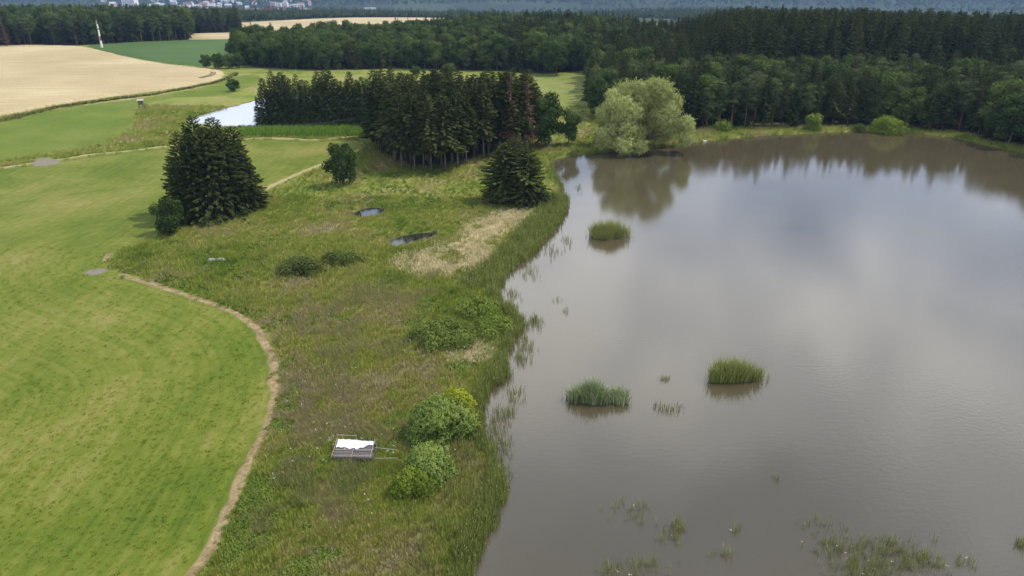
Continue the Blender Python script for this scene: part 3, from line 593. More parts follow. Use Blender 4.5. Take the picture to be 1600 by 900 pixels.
# ------------------------------------------------------------------ scattering (for what nobody could count)
def scatter(name, pts, rot, sc, ix, meshes, label, cat, mat=None, dp=None):
    me = bpy.data.meshes.new(name); me.vertices.add(len(pts)); me.vertices.foreach_set('co', np.asarray(pts, np.float32).ravel())
    for k, v, ty in (('rz', rot, 'FLOAT'), ('sc', sc, 'FLOAT'), ('ix', ix, 'INT')):
        a = me.attributes.new(k, ty, 'POINT'); a.data.foreach_set('value', np.asarray(v, np.float32 if ty == 'FLOAT' else np.int32))
    o = link(name, me); tag(o, label, cat, kind='stuff')
    col = bpy.data.collections.new(name+'_sources')
    for i, m in enumerate(meshes):
        col.objects.link(bpy.data.objects.new('%s_source_%02d' % (name, i), m))
    g = bpy.data.node_groups.new(name, 'GeometryNodeTree')
    g.interface.new_socket('Geometry', in_out='INPUT', socket_type='NodeSocketGeometry'); g.interface.new_socket('Geometry', in_out='OUTPUT', socket_type='NodeSocketGeometry')
    gi = g.nodes.new('NodeGroupInput'); go = g.nodes.new('NodeGroupOutput'); iop = g.nodes.new('GeometryNodeInstanceOnPoints'); ci = g.nodes.new('GeometryNodeCollectionInfo')
    ci.inputs['Collection'].default_value = col; ci.inputs['Separate Children'].default_value = True; ci.inputs['Reset Children'].default_value = True
    def na(nm, ty):
        n = g.nodes.new('GeometryNodeInputNamedAttribute'); n.data_type = ty; n.inputs['Name'].default_value = nm; return n.outputs['Attribute']
    cx = g.nodes.new('ShaderNodeCombineXYZ'); g.links.new(na('rz', 'FLOAT'), cx.inputs['Z'])
    er = g.nodes.new('FunctionNodeEulerToRotation'); g.links.new(cx.outputs[0], er.inputs[0])
    iop.inputs['Pick Instance'].default_value = True
    g.links.new(gi.outputs[0], iop.inputs['Points']); g.links.new(ci.outputs[0], iop.inputs['Instance']); g.links.new(na('ix', 'INT'), iop.inputs['Instance Index'])
    g.links.new(er.outputs[0], iop.inputs['Rotation']); g.links.new(na('sc', 'FLOAT'), iop.inputs['Scale']); g.links.new(iop.outputs[0], go.inputs[0])
    md = o.modifiers.new('scatter', 'NODES'); md.node_group = g
    return o
def tuft_mesh(name, seed, n, h, spread, wd, mat, bend=.35, heads=0.0):
    r = np.random.default_rng(seed); V = []; F = []; T = []
    for i in range(n):
        a = r.uniform(0, 6.28); q = spread*r.random()**.5; bx, by = q*math.cos(a), q*math.sin(a); hh = h*r.uniform(.55, 1.15)
        b = r.uniform(0, 6.28); tx, ty = bx+math.cos(a)*hh*bend*r.uniform(.2,1.2), by+math.sin(a)*hh*bend*r.uniform(.2,1.2)
        wx, wy = wd*math.cos(b), wd*math.sin(b); k = len(V); mx_, my_ = (bx+tx)/2-(tx-bx)*.15, (by+ty)/2-(ty-by)*.15
        V += [(bx-wx,by-wy,-.05), (bx+wx,by+wy,-.05), (mx_+wx*.8,my_+wy*.8,hh*.6), (mx_-wx*.8,my_-wy*.8,hh*.6), (tx,ty,hh)]; t = r.uniform(0,.6)
        F += [(k,k+1,k+2,k+3), (k+3,k+2,k+4)]; T += [t]*5
        if r.random() < heads:
            k = len(V); hw = wd*1.8; V += [(tx-hw,ty,hh-.12), (tx,ty+hw,hh-.06), (tx+hw,ty,hh-.12), (tx,ty,hh+.10)]; F += [(k,k+1,k+2), (k,k+2,k+3)]; T += [1.0]*4
    F4 = np.array([f for f in F if len(f) == 4]); F3 = np.array([f for f in F if len(f) == 3])
    return mesh_np(name, V, [F4, F3], [mat], T)
def clump_mesh(name, seed, R, h, n, leaf, mat):
    r = np.random.default_rng(seed); d = unit(r.normal(size=(n,3))); d[:,2] = np.abs(d[:,2]); c = d*np.array([R,R,h])*r.uniform(.55,1.05,(n,1))
    nn = unit(d+r.normal(size=(n,3))*.6+np.array([0,0,.5])); u = unit(np.cross(nn, r.normal(size=(n,3)))); v = np.cross(nn, u); s = leaf*r.uniform(.6,1.3,n)
    V, F = diamonds(c, u*s[:,None], v*(s*.5)[:,None]); return mesh_np(name, V, F, [mat], np.repeat(r.random(n), 4))
# ------------------------------------------------------------------ single trees and groves
def rnd(a, b): return random.uniform(a, b)
CL = 'dark spruce in the tight clump standing in the left meadow'
for k, ((x, y), h) in enumerate([((-62.93,133.77),12.5),((-60.29,134.55),16.5),((-57.51,135.73),17.6),((-55.1,137.74),16.8),((-52.91,140.64),13.5),((-61.45,141.49),18.6),((-58.3,142.79),18.2),((-63.63,138.56),16.2),((-55.22,143.66),16.2)]):
    plant_tree('fir', x, y, h, CL, 'spruces of the clump in the left meadow', wide=(.85,.8,.9,.85,.9,.75,.8,.85,.85)[k], var=k)
x, y = (-62.48,126.4); plant_tree('lowtree', x, y, 7.0, 'rounded leafy bush at the left foot of the meadow spruce clump', name='bush', wide=.86, var=0, cat='bush')
x, y = (-37.76,159.54); plant_tree('lowtree', x, y, 9.6, 'single round dark leafy tree standing left of the spruce grove', wide=.78, var=0)
for k, ((x, y), h, lb) in enumerate([((-1.61,147.7),12.4,'broad low-branched dark spruce, left one of the pair by the shore'), ((3.17,145.43),12.2,'broad low-branched dark spruce, right one of the pair by the shore'), ((0.81,149.56),12.8,'dark spruce peeking out between the broad pair by the shore')]):
    plant_tree('fir', x, y, h, lb, 'broad spruces by the shore', wide=1.3, var=k)
GROVE = [(-35.5,185.5),(-30.9,178.8),(-24,167.2),(-15.4,172),(-6.4,180.8),(2,191.2),(6.3,198.8),(6.8,215.7),(-7.7,219.4),(-28.5,217.6),(-40,207)]
def fill(poly, sp, seed, jit=.38):
    r = np.random.default_rng(seed); p = np.array(poly); x0, y0 = p.min(0); x1, y1 = p.max(0)
    X, Y = np.meshgrid(np.arange(x0, x1, sp), np.arange(y0, y1, sp*.9)); X[1::2] += sp/2
    X = X+r.uniform(-jit, jit, X.shape)*sp; Y = Y+r.uniform(-jit, jit, X.shape)*sp
    k = inside(X, Y, poly); return np.stack([X[k], Y[k]], -1)
gp = fill(GROVE, 4.5, 21, .3)
for (x, y) in gp:
    e = float(seg_dist(np.array(x), np.array(y), GROVE, True))
    low = x < -36; back = y > 197
    lb = 'tall spruce branched to the ground at the left side of the grove' if low else ('tall spruce at the rear of the grove between meadow and pond' if back else ('tall spruce with a bare lower trunk along the front edge of the grove' if e < 4.2 else 'tall dark spruce in the middle of the grove between meadow and pond'))
    plant_tree('spruce' if low else 'grove', x, y, (21.8-.065*(y-170))*rnd(.82,1.06), lb, 'spruces of the grove beside the pond', wide=rnd(1.0,1.3))
for (x, y), h, lb in [((-0.33,186.24),20.5,'browned dead spruce at the right end of the grove, left one'), ((4.07,191.97),20.0,'browned dead spruce at the right end of the grove, right one')]:
    plant_tree('dead', x, y, h, lb, 'dead spruces of the grove', wide=1.1)
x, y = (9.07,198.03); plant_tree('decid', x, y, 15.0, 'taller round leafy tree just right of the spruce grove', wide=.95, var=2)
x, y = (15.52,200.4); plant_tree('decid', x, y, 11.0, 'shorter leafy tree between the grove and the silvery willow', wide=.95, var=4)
for k, px in enumerate(range(0, 22)):
    xx, yy = [(-75.57,227.2), (-73.7,230.25), (-71.02,227.2), (-69.98,231.28), (-67.26,227.2), (-65.55,228.21), (-65.29,233.37), (-62.12,227.2), (-60.88,230.25), (-58.76,227.2), (-58.4,233.37), (-55.39,227.2), (-53.85,229.23), (-51.83,227.2), (-51.5,233.37), (-49.06,227.2), (-47.47,229.23), (-45.5,227.2), (-44.64,231.28), (-42.34,227.2), (-40.69,229.23), (-72.39,235.49)][k]
    plant_tree('fir', xx, yy, rnd(13.5,17.4), 'dark spruce in the row in front of the small pond', 'spruces in the row by the small pond', wide=rnd(.58,.76))
x, y = (-78.14,227.2); plant_tree('spruce', x, y, 9.5, 'small slim spruce at the left end of the row by the small pond', wide=.9, var=4)
x, y = (-109.42,294.92); plant_tree('lowtree', x, y, 4.6, 'lone small dark bush on the grass beyond the small pond', name='bush', cat='bush', var=1)
for (x, y), h in [((-149.73,371.97),6.2), ((-141.94,366.98),7.2), ((-136.98,366.98),6.6), ((-132.87,369.46),6.4)]:
    plant_tree('lowtree', x, y, h, 'round dark bush in the short row at the corner of the green crop', 'bushes at the corner of the green crop', name='bush', cat='bush', wide=.95)
x, y = (19.98,341.69); plant_tree('decid', x, y, 14.5, 'free-standing round leafy tree on the far side of the clearing', wide=1.0, var=2)
for (x, y), h, lb in [((-43.7,343.85),4.0,'low bush left of two behind the grove'), ((-29.31,346.04),4.6,'low bush right of two behind the grove')]:
    plant_tree('lowtree', x, y, h, lb, name='bush', cat='bush', wide=1.3)

# the big silvery willow leaning over the water
def willow():
    root = empty('willow_tree', (*(35.4,192.71), .1)); tag(root, 'huge silvery green willow leaning over the far shore', 'tree')
    r = random.Random(5); lb = []
    for (px, py, rp, dk) in [(953,148,9,0),(975,143,12,0),(990,137,10,0),(1017,134,12,0),(1028,141,13,0),(1047,157,12,0),(1010,159,12,1),(953,159,9,0),(985,171,12,0),(944,180,11,0),(962,176,12,0),
        (953,200,13,0),(976,196,13,0),(994,207,13,0),(971,221,13,0),(996,224,12,0),(950,217,12,0),(1035,180,13,0),(1022,192,13,1),(1051,196,12,0),(1067,189,11,0),(1074,202,9,0),(1066,215,11,0),(1042,214,12,1),(1021,216,12,1),
        (938,205,10,0),(1000,185,13,1),(1012,172,12,1),(968,160,12,0),(1000,150,13,0),(1040,168,12,0),(940,225,9,0),(1012,205,12,1)]:
        X = (px-1008)*.172; Zc = (238-py)*.163; rr = rp*.172*(1.05 if dk else r.uniform(.9,1.12))
        lb.append((X, (6.0 if dk else 0)+r.uniform(-2.4,1.6)-(1.8 if px < 1000 and py > 185 else 0), max(Zc, rr*.7), rr, rr, rr*.95, r.uniform(.25,.85) if not dk else .05))  # gap lobes: shade between the leaf masses put into a darker leaf tone
        if r.random() < .5: lb.append((X*.9, 7+r.uniform(0,3), max(Zc*.88, rr), rr*1.25, rr*1.25, rr*1.2, .1))
    link('crown', lobes_mesh('willow_crown', 5, lb, 62, .27, M_WILLOW, .25, .9, .34, .22, .2, .1), root)
    b = MB(); b.tube([(0,5,-.5),(.3,5,3),(1.0,5.5,8),(1.5,6,12)], [.6,.5,.34,.15], 9)
    for tip in [(-8,1,10),(-5,2,14),(8,2,9),(5,3,13),(-9,0,5),(9.5,1,5),(0,0,6),(-3,-1,4)]:
        b.tube([(.2,5,2.2), (tip[0]*.5, tip[1]*.5+3.3, 2.2+(tip[2]-2.2)*.6), (tip[0], tip[1]+1.5, tip[2])], [.32,.2,.06], 6)
    b.build('trunk', M_GBARK, root, True)
willow()

# shrubs: (pixel measured on the photo -> metres), lobes around the base
def shrub(name, x, y, lobes, mat, label, dens=60, leaf=.12, jag=.34, up=.15, cat='bush', group=None, droop=.1, seed=1):
    root = empty(name, (x, y, float(gz(x, y)))); tag(root, label, cat, group)
    link('foliage', lobes_mesh(name+'_foliage', seed, lobes, dens, leaf, mat, up, droop, jag, .42, .18, 0.0), root)
    b = MB(); r = random.Random(seed)
    for l in lobes[:7]:
        b.tube([(l[0]*.15, l[1]*.15, -.2), (l[0]*.5, l[1]*.5, l[2]*.55), (l[0]*.9, l[1]*.9, l[2])], [.07,.05,.02], 5)
    b.build('stems', M_GBARK, root); return root
def dome(seed, rx, ry, h, n, size):
    r = np.random.default_rng(seed); o = []
    for i in range(n):
        a = r.uniform(0, 6.28); q = r.random()**.5*.72; s = size*r.uniform(.6,1.3); zt = h*math.sqrt(max(.05, 1-q*q*1.1))
        o.append((math.cos(a)*q*rx, math.sin(a)*q*ry, max(s*.5, zt-s*.9), s, s, s*.95, r.uniform(.2,.85)))
        if zt > 1.9*s: o.append((math.cos(a)*q*rx*1.25, math.sin(a)*q*ry*1.25, s*.6, s*1.05, s*1.05, s, r.uniform(.25,.5)))
    return o
shrub('willow_shrub', *(-7.45,63.42), dome(1, 3.1, 2.5, 4.3, 16, 1.15), M_SALLOW, 'rounded grey-green willow shrub, larger of those near the shed', 110, .13, seed=31)
shrub('yellow_shrub', *(-5.8,66.59), dome(2, 1.5, 1.5, 3.9, 9, .9), M_YELLOW, 'yellow-topped shrub tucked behind the large round willow shrub', 110, .12, seed=32)
shrub('willow_shrub', *(-7.84,56.84), dome(3, 2.1, 1.8, 3.4, 12, .95), M_SALLOW, 'rounded grey-green willow shrub right of the shed, behind the lime-green one', 110, .12, seed=33)
shrub('lime_shrub', *(-9.05,54.7), dome(4, 1.6, 1.35, 2.6, 10, .8), M_LIME, 'bright lime-green shrub nearest the shed', 120, .11, seed=34)
shrub('mound_shrub', *(-9.37,84.79), dome(5, 5.4, 4.2, 2.3, 26, 1.15), M_MOUND, 'low wide willow mound on the bank above the round shrubs', 55, .15, seed=35)
shrub('mound_shrub', *(-4.96,92.9), dome(6, 3.8, 3.2, 2.0, 15, 1.0), M_NETTLE, 'low green mound next to the water right of the wide willow mound', 50, .15, seed=36)
shrub('mound_shrub', *(-2.76,87.93), dome(16, 2.8, 3.8, 1.7, 14, .9), M_NETTLE, 'low bright green mound at the waterline by the wide willow mound', 50, .14, seed=46)
shrub('dark_shrub', *(-33.06,106.95), dome(7, 4.2, 2.9, 2.9, 20, .95), M_OLIVE, 'dark olive shrub in the rough grass, left of a pair', 60, .15, seed=37)
shrub('dark_shrub', *(-27.96,111.59), dome(8, 4.8, 2.4, 2.0, 18, .85), M_OLIVE, 'lower brownish olive shrub, right of a pair', 45, .15, seed=38)
shrub('shore_shrub', *(110.83,217.57), dome(9, 5.0, 3.0, 5.2, 15, 1.5), M_LIME, 'pale yellow-green willow shrub on the far shore', 18, .25, seed=39)
shrub('shore_shrub', *(103.47,219.44), dome(10, 2.0, 1.6, 2.4, 6, .9), M_OLIVE, 'small pale shrub left of the yellow-green shore shrub', 20, .22, seed=40)
shrub('shore_shrub', *(90.41,220.38), dome(11, 2.8, 2.2, 5.0, 10, 1.2), M_NETTLE, 'dark leafy shrub on the far shore below the wood', 20, .24, seed=41)
shrub('shore_shrub', *(62.98,218.5), dome(12, 3.0, 2.0, 3.0, 8, 1.1), M_NETTLE, 'low dark bush at the wood edge right of the willow', 20, .24, seed=42)

# ------------------------------------------------------------------ woods
trees = []      # kind, x, y, h, wood
def wood(poly, sp, seed, mixf, hf, nm):
    r = np.random.default_rng(seed)
    for (x, y) in fill(poly, sp, seed):
        if abs(x) > .86*y+35: continue
        k = mixf(x, y, r); trees.append((k, x, y, hf(k, x, y)*r.uniform(.78,1.08), nm))
def mix_r(x, y, r):
    d = y-205; n = vn(x, y, 28, 41); q = r.random()
    if .20 < x/y < .62 and y > 288: return 'spruce' if q < .93 else 'pine'
    if d < 75: return 'pine' if q < .30 else ('decid' if q < .34+.32*n else 'spruce')
    if d < 150: return 'spruce' if q < .35+.6*n else ('decid' if q < .8 else 'pine')
    return 'spruce' if q < .82 else ('decid' if q < .93 else 'pine')
def h_r(k, x, y):
    t = sstep(283, 300, y); tall = sstep(.20, .30, x/y)
    if t > .5 and k == 'spruce': return min(18+9.5*tall, 47.5-(.054+.012*(1-tall))*math.hypot(x, y)*.98)
    return min({'pine': 16.5, 'decid': 16, 'spruce': 16.5}[k], 46-.056*y)
wood(WOOD_R, 4.9, 51, mix_r, h_r, 'R')
def mix_m(x, y, r):
    q = r.random(); n = vn(x, y, 22, 43); e = sstep(-150, 20, x)
    return 'decid' if q < .82-.5*e*n*1.2 else ('spruce' if q < .85 else 'pine')
wood(WOOD_M, 5.2, 52, mix_m, lambda k, x, y: 15.2+2.2*sstep(-60,-10,x)-1.8*(sstep(-110,-80,x)-sstep(-40,-15,x))+(2.0 if k == 'spruce' else 0), 'M')
wood(WOOD_L, 5.4, 53, lambda x, y, r: 'pine' if r.random() < .4 else ('spruce' if r.random() < .55 else 'decid'), lambda k, x, y: 20.0+(y > 520)*3, 'L')
wood(WOOD_L2, 5.6, 54, lambda x, y, r: 'pine' if r.random() < .6 else 'spruce', lambda k, x, y: 22.0, 'L2')
trees.sort(key=lambda t: t[2]); cnt = dict(spruce=0, pine=0, decid=0); cap = dict(spruce=165, pine=260, decid=270)
LBL = {('R','spruce'): 'dark pointed spruce in the wood along the far shore', ('R','pine'): 'bluish green pine in the front ranks of the far shore wood', ('R','decid'): 'round-crowned leafy tree in the far shore wood',
       ('M','spruce'): 'pointed spruce in the wood beyond the clearing', ('M','pine'): 'pine in the mixed wood beyond the clearing', ('M','decid'): 'leafy tree in the mixed wood beyond the small pond',
       ('L','spruce'): 'spruce in the wood behind the wheat field', ('L','pine'): 'pine in the wood behind the wheat field', ('L','decid'): 'leafy tree at the edge of the wood behind the wheat'}
GRP = {'R': 'in the far shore wood', 'M': 'in the mixed wood', 'L': 'in the wood behind the wheat', 'L2': 'in the far corner wood'}
WORD = dict(spruce='spruces', pine='pines', decid='leafy trees')
rest = []
# a share for each wood so that the front rows of all of them stand singly
share = {'R': .55, 'M': .32, 'L': .13}
lim = {(wd, k): int(cap[k]*s*(1.5 if (wd, k) == ('M','decid') else 1)) for wd, s in share.items() for k in cap}
used = {}
for (k, x, y, h, nm) in trees:
    if used.get((nm, k), 0) < lim.get((nm, k), 0):
        used[(nm, k)] = used.get((nm, k), 0)+1
        lb = LBL[(nm, k)]
        if nm == 'R':
            e = float(seg_dist(np.array(x), np.array(y), WOOD_R, True)); u = x/y
            lb = {'spruce': 'dark pointed spruce', 'pine': 'bluish green pine', 'decid': 'round-crowned leafy tree'}[k]+(' at the edge' if e < 6 else ' inside')+' of the shore wood, '+('left of the willow' if u < .06 else 'behind the willow' if u < .24 else 'above the middle shore' if u < .45 else 'above the yellow-green shrub' if u < .56 else 'towards the right end')
        elif nm == 'M':
            u = x/y; lb += ', '+('left third' if u < -.22 else 'above the grove' if u < -.02 else 'beside the clearing')
        plant_tree(k, x, y, h, lb, WORD[k]+' '+GRP[nm], wide=rnd(.9,1.2))
    else: rest.append((k, x, y, h))
for (x, y), h, kd, lb in [((157.32,385.01),19,'grey','bare grey dead spruce in the far shore wood, right of three'), ((139.2,382.33),17,'grey','bare grey dead spruce in the far shore wood, left of three'), ((151.8,385.01),18,'grey','bare grey dead spruce in the far shore wood, middle of three'),
                          ((127.15,385.01),20,'dead','browned dead spruce among green crowns of the far shore wood'), ((-309.1,469.8),15,'dead','browned dead spruce at the left end of the wood behind wheat')]:
    plant_tree(kd, x, y, h+3, lb, wide=1.2)
src = [(m[0], m[1], m[2]) for k in ('spruce','pine','decid') for m in PROTO[k]]
joined = []
for cm, tm, H in src:      # crown + trunk as one source for the mass of the wood
    a = np.empty(len(cm.vertices)*3, np.float32); cm.vertices.foreach_get('co', a); b = np.empty(len(tm.vertices)*3, np.float32); tm.vertices.foreach_get('co', b)
    tn = np.empty(len(cm.vertices), np.float32); cm.attributes['tone'].data.foreach_get('value', tn); nv = len(cm.vertices)
    f1 = np.arange(nv).reshape(-1, 4); f2 = [[v+nv for v in p.vertices] for p in tm.polygons]
    f24 = np.array([f for f in f2 if len(f) == 4]); f23 = np.array([f for f in f2 if len(f) == 3])
    me = mesh_np('wood_tree', np.concatenate([a.reshape(-1,3), b.reshape(-1,3)]), [f1, f24, f23], [cm.materials[0], tm.materials[0]], np.concatenate([tn, np.full(len(tm.vertices), .5, np.float32)]))
    me.polygons.foreach_set('material_index', np.concatenate([np.zeros(len(f1)), np.ones(len(f24)+len(f23))]).astype(np.int32)); joined.append(me)
off = {}; n0 = 0
for k in ('spruce','pine','decid'): off[k] = (n0, len(PROTO[k])); n0 += len(PROTO[k])
pts = []; scs = []; ixs = []
for (k, x, y, h) in rest:
    i = off[k][0]+random.randrange(off[k][1]); pts.append((x, y, float(gz(x, y))-.1)); scs.append(h/src[i][2]); ixs.append(i)
scatter('woodland', pts, R_.uniform(0, 6.28, len(pts)), scs, ixs, joined, 'dense mass of the woods behind their front rows', 'woods')
# far hazy woods of the valley and the hills
fp = []; fs = []; fi = []
def far_wood(poly, sp, seed, h):
    q = fill(poly, sp, seed); r = np.random.default_rng(seed); z = gz(q[:,0], q[:,1])
    for (x, y), zv in zip(q, z): fp.append((x, y, zv-.3)); fs.append(h/18*r.uniform(.75,1.2)); fi.append(0 if r.random() < .5 else 1)
far_wood([(-373.1,1056.5),(-247.7,1252.6),(-70.7,1431.7),(-68.6,2086.6),(-380.2,1926.6),(-551.6,1565.9)], 8, 61, 16); far_wood([(-81,981.2),(-48.5,1473.8),(257.8,1565.9),(567.2,981.2),(849.4,1473.8),(373.9,2276.1),(-171.5,2086.6)], 9, 62, 16)
far_wood([(-369.2,858.7),(-366.2,1036.6),(-464.9,1318.6),(-536.8,1252.6)], 8, 63, 17)
for k in range(6000):
    x = R_.uniform(-2700, 2700); y = R_.uniform(1500, 3500)
    if abs(x) < .74*y+40 and vn(x, y, 260, 71) > .36: fp.append((x, y, float(gz(x, y))-.3)); fs.append(R_.uniform(.7,1.25)); fi.append(int(R_.random() < .7))
for k in range(24000):
    x = R_.uniform(-3700, 3700); y = R_.uniform(3000, 5200)
    if abs(x) < .74*y+40: fp.append((x, y, float(gz(x, y))-.3)); fs.append(R_.uniform(.9,1.6)); fi.append(int(R_.random() < .45))
scatter('far_woods', fp, R_.uniform(0, 6.28, len(fp)), fs, fi, [far_spruce, far_decid], 'hazy blue woods of the far valley and hillsides', 'woods')

# ------------------------------------------------------------------ grasses, herbs and reeds
tufts = [tuft_mesh('grass_tuft', 1, 16, .75, .30, .020, M_TUFT, .4), tuft_mesh('grass_tuft', 2, 16, .95, .34, .020, M_TUFT, .35), tuft_mesh('grass_tuft', 3, 14, .55, .36, .026, M_TUFT, .6),
         tuft_mesh('seed_tuft', 4, 15, 1.05, .34, .016, M_TUFTH, .3, .85), tuft_mesh('seed_tuft', 5, 15, .9, .36, .016, M_TUFTH, .35, .85),
         tuft_mesh('straw_tuft', 6, 16, .85, .34, .018, M_STRAW, .35, .4), tuft_mesh('straw_tuft', 7, 14, .65, .36, .020, M_STRAW, .55, .4),
         clump_mesh('herb_clump', 8, .45, .75, 46, .13, M_NETTLE), clump_mesh('herb_clump', 9, .55, .6, 46, .13, M_NETTLE),
         tuft_mesh('reed_tuft', 10, 15, 1.7, .40, .026, M_REED, .16, .12), tuft_mesh('reed_tuft', 11, 15, 1.45, .42, .026, M_REED, .25, .12)]
def cloud(n, x0, x1, y0, y1): return R_.uniform(x0, x1, n), R_.uniform(y0, y1, n)
GP = []; GS = []; GI = []
for (y0, y1, xl, xr, dens, sc) in [(43,72,-34,4,26,.72),(72,100,-62,8,13,.85),(100,150,-110,16,6.5,1.0),(150,262,-175,160,2.2,.95)]:
    n = int((xr-xl)*(y1-y0)*dens); x, y = cloud(n, xl, xr, y0, y1)
    dm = gs(D_mead, x, y); dp_ = gs(D_pond, x, y); db = gs(D_bp, x, y); dpa = gs(D_path, x, y); dw = gs(D_wood, x, y); ds = gs(D_straw, x, y); dr = gs(D_reed, x, y)
    dmu = gs(D_mud, x, y); dpu = np.minimum(gs(D_p1, x, y), gs(D_p2, x, y)); dwh = gs(D_wheat, x, y); ddi = gs(D_ditch, x, y); dtr = np.minimum(gs(D_track, x, y), gs(D_wt, x, y)); dma = gs(D_maize, x, y)
    dcl = gs(D_clear, x, y)
    ok = (dm > .35*R_.normal(size=n)) & (dp_ > np.where(y < 110, -1.3, -1.0)*np.maximum(0, vn(x, y, 5, 61)*.7+vn(x, y, 1.5, 62)*.5-.42)*R_.random(n)**.5*2) & (db > -.2) & (dpa > .75+.3*R_.normal(size=n)) & (dw > -1) & (dpu > .5) & (dmu > 0) & (dwh > 1) & (np.abs(x) < .74*y+14) & (ddi > .8) & (dtr > .9) & (dma > 0)
    ok &= (dcl > 0) | (R_.random(n) < .4)
    x, y, dp_, ds, dr, dpa, dm, dcl = (v[ok] for v in (x, y, dp_, ds, dr, dpa, dm, dcl)); n = len(x)
    a = vn(x, y, 9, 31)*.6+vn(x, y, 3, 32)*.4; b = vn(x, y, 6, 33)*.6+vn(x, y, 1.6, 34)*.4; q = R_.random(n)
    ix = np.where(q < .4, 0, np.where(q < .75, 1, 2))
    br = ((x-BROWN[0])/12)**2+((y-BROWN[1])/24)**2; sd = (a > .40+.16*np.minimum(br, 2)) & (q < .75) | (q > .95); ix = np.where(sd, 3+(q*97 % 1 > .5), ix)
    nt_ = (b > .70) & (q < .7) | ((dpa < 3.2) & (b > .5) & (q < .6)); ix = np.where(nt_, 7+(q*57 % 1 > .5), ix)
    st = (ds < -.1+1.1*R_.normal(size=n)) & (q < .95) & (vn(x, y, 3.2, 64)*.6+vn(x, y, 1.1, 65)*.4+.25*R_.random(n) > .45); ix = np.where(st, 5+(q*31 % 1 > .5), ix)
    rd = ((dr < .5) & (q < .75) | ((dp_ < 1.8*vn(x, y, 4, 63)) & (y < 200) & (q < .7)) | (dp_ < .1) | ((dp_ < 4) & (y < 72) & (q < .06))) & ~st; ix = np.where(rd, 9+(q*77 % 1 > .5), ix)
    s = sc*R_.uniform(.65, 1.25, n)*np.where((dm > 0) & (dm < 1.2), .75, 1)*np.where(rd, 1.0/sc**.5, 1)*np.where((y > 120) & (y < 165) & (x < 10) & ~rd, .75, 1)
    GP.append(np.stack([x, y, gz(x, y)], -1)); GS.append(s); GI.append(ix)
GP = np.concatenate(GP); GS = np.concatenate(GS); GI = np.concatenate(GI)
scatter('tall_grass', GP, R_.uniform(0, 6.28, len(GP)), GS, GI, tufts, 'uncut tall grass, herbs and reeds covering the pond bank', 'grass')
GP = []; GS = []
for (y0, y1, xl, xr, dens, sc) in [(43,75,-58,-8,3.0,.75),(75,120,-90,-20,.9,.9)]:
    n = int((xr-xl)*(y1-y0)*dens); x, y = cloud(n, xl, xr, y0, y1)
    ok = (gs(D_mead, x, y) < -.2) & (gs(D_path, x, y) > 1.1) & (np.abs(x) < .74*y+12)
    x, y = x[ok], y[ok]; GP.append(np.stack([x, y, gz(x, y)], -1)); GS.append(sc*R_.uniform(.6,1.3,len(x)))
GP = np.concatenate(GP); GS = np.concatenate(GS)
short = [tuft_mesh('short_tuft', 20+k, 12, .13+.03*k, .20, .022, M_TUFTM, .9) for k in range(3)]
scatter('meadow_grass', GP, R_.uniform(0, 6.28, len(GP)), GS, R_.integers(0, 3, len(GP)), short, 'short regrown grass tufts of the mown meadow', 'grass')
# maize strip between the meadow and the small pond
mz = fill(MAIZE, .75, 77, .3); plant = [tuft_mesh('maize_plant', 30+k, 9, 1.9, .12, .05, M_MAIZE, .35) for k in range(3)]
scatter('maize', np.stack([mz[:,0], mz[:,1], gz(mz[:,0], mz[:,1])], -1), R_.uniform(0, 6.28, len(mz)), R_.uniform(.8,1.15,len(mz)), R_.integers(0, 3, len(mz)), plant, 'strip of tall fresh green maize in front of the spruce row', 'crop')
# weedy strip along the wheat
t = np.linspace(0, 1, 1500); wl = np.array(WHEAT_TRACK); k = np.linspace(0, 1, len(wl)); wx = np.interp(t, k, wl[:,0])+R_.normal(0, .6, 1500); wy = np.interp(t, k, wl[:,1])+2.6+R_.normal(0, .8, 1500)
scatter('verge_weeds', np.stack([wx, wy, gz(wx, wy)], -1), R_.uniform(0, 6.28, 1500), R_.uniform(.7,1.3,1500), R_.integers(0, 3, 1500),
        [tuft_mesh('weed_tuft', 41, 16, .9, .5, .03, M_OLIVE, .35), clump_mesh('weed_clump', 42, .6, .7, 40, .16, M_OLIVE), tuft_mesh('weed_tuft', 43, 14, .7, .5, .03, M_TUFTH, .4, .6)], 'strip of olive weeds along the wheat field edge', 'weeds')
# white umbels
ux, uy = cloud(700, -34, 0, 46, 95); ok = (gs(D_mead, ux, uy) > 1) & (gs(D_pond, ux, uy) > 2) & (gs(D_path, ux, uy) > 1.4) & (vn(ux, uy, 4, 51)*.6+vn(ux, uy, 1.2, 52)*.4 > .60); ux, uy = ux[ok], uy[ok]
def umbel(seed):
    r = np.random.default_rng(seed); n = 9; c = np.stack([r.normal(0,.07,n), r.normal(0,.07,n), .95+r.normal(0,.03,n)], -1); u = np.tile([.022,0,0], (n,1)); v = np.tile([0,.022,0], (n,1)); V, F = diamonds(c, u, v)
    return mesh_np('umbel', V, F, [M_PETAL], np.full(len(V), .7))
scatter('white_flowers', np.stack([ux, uy, gz(ux, uy)], -1), R_.uniform(0, 6.28, len(ux)), R_.uniform(.7,1.2,len(ux)), R_.integers(0, 2, len(ux)), [umbel(1), umbel(2)], 'scattered white flower heads above the bank grass', 'flowers')

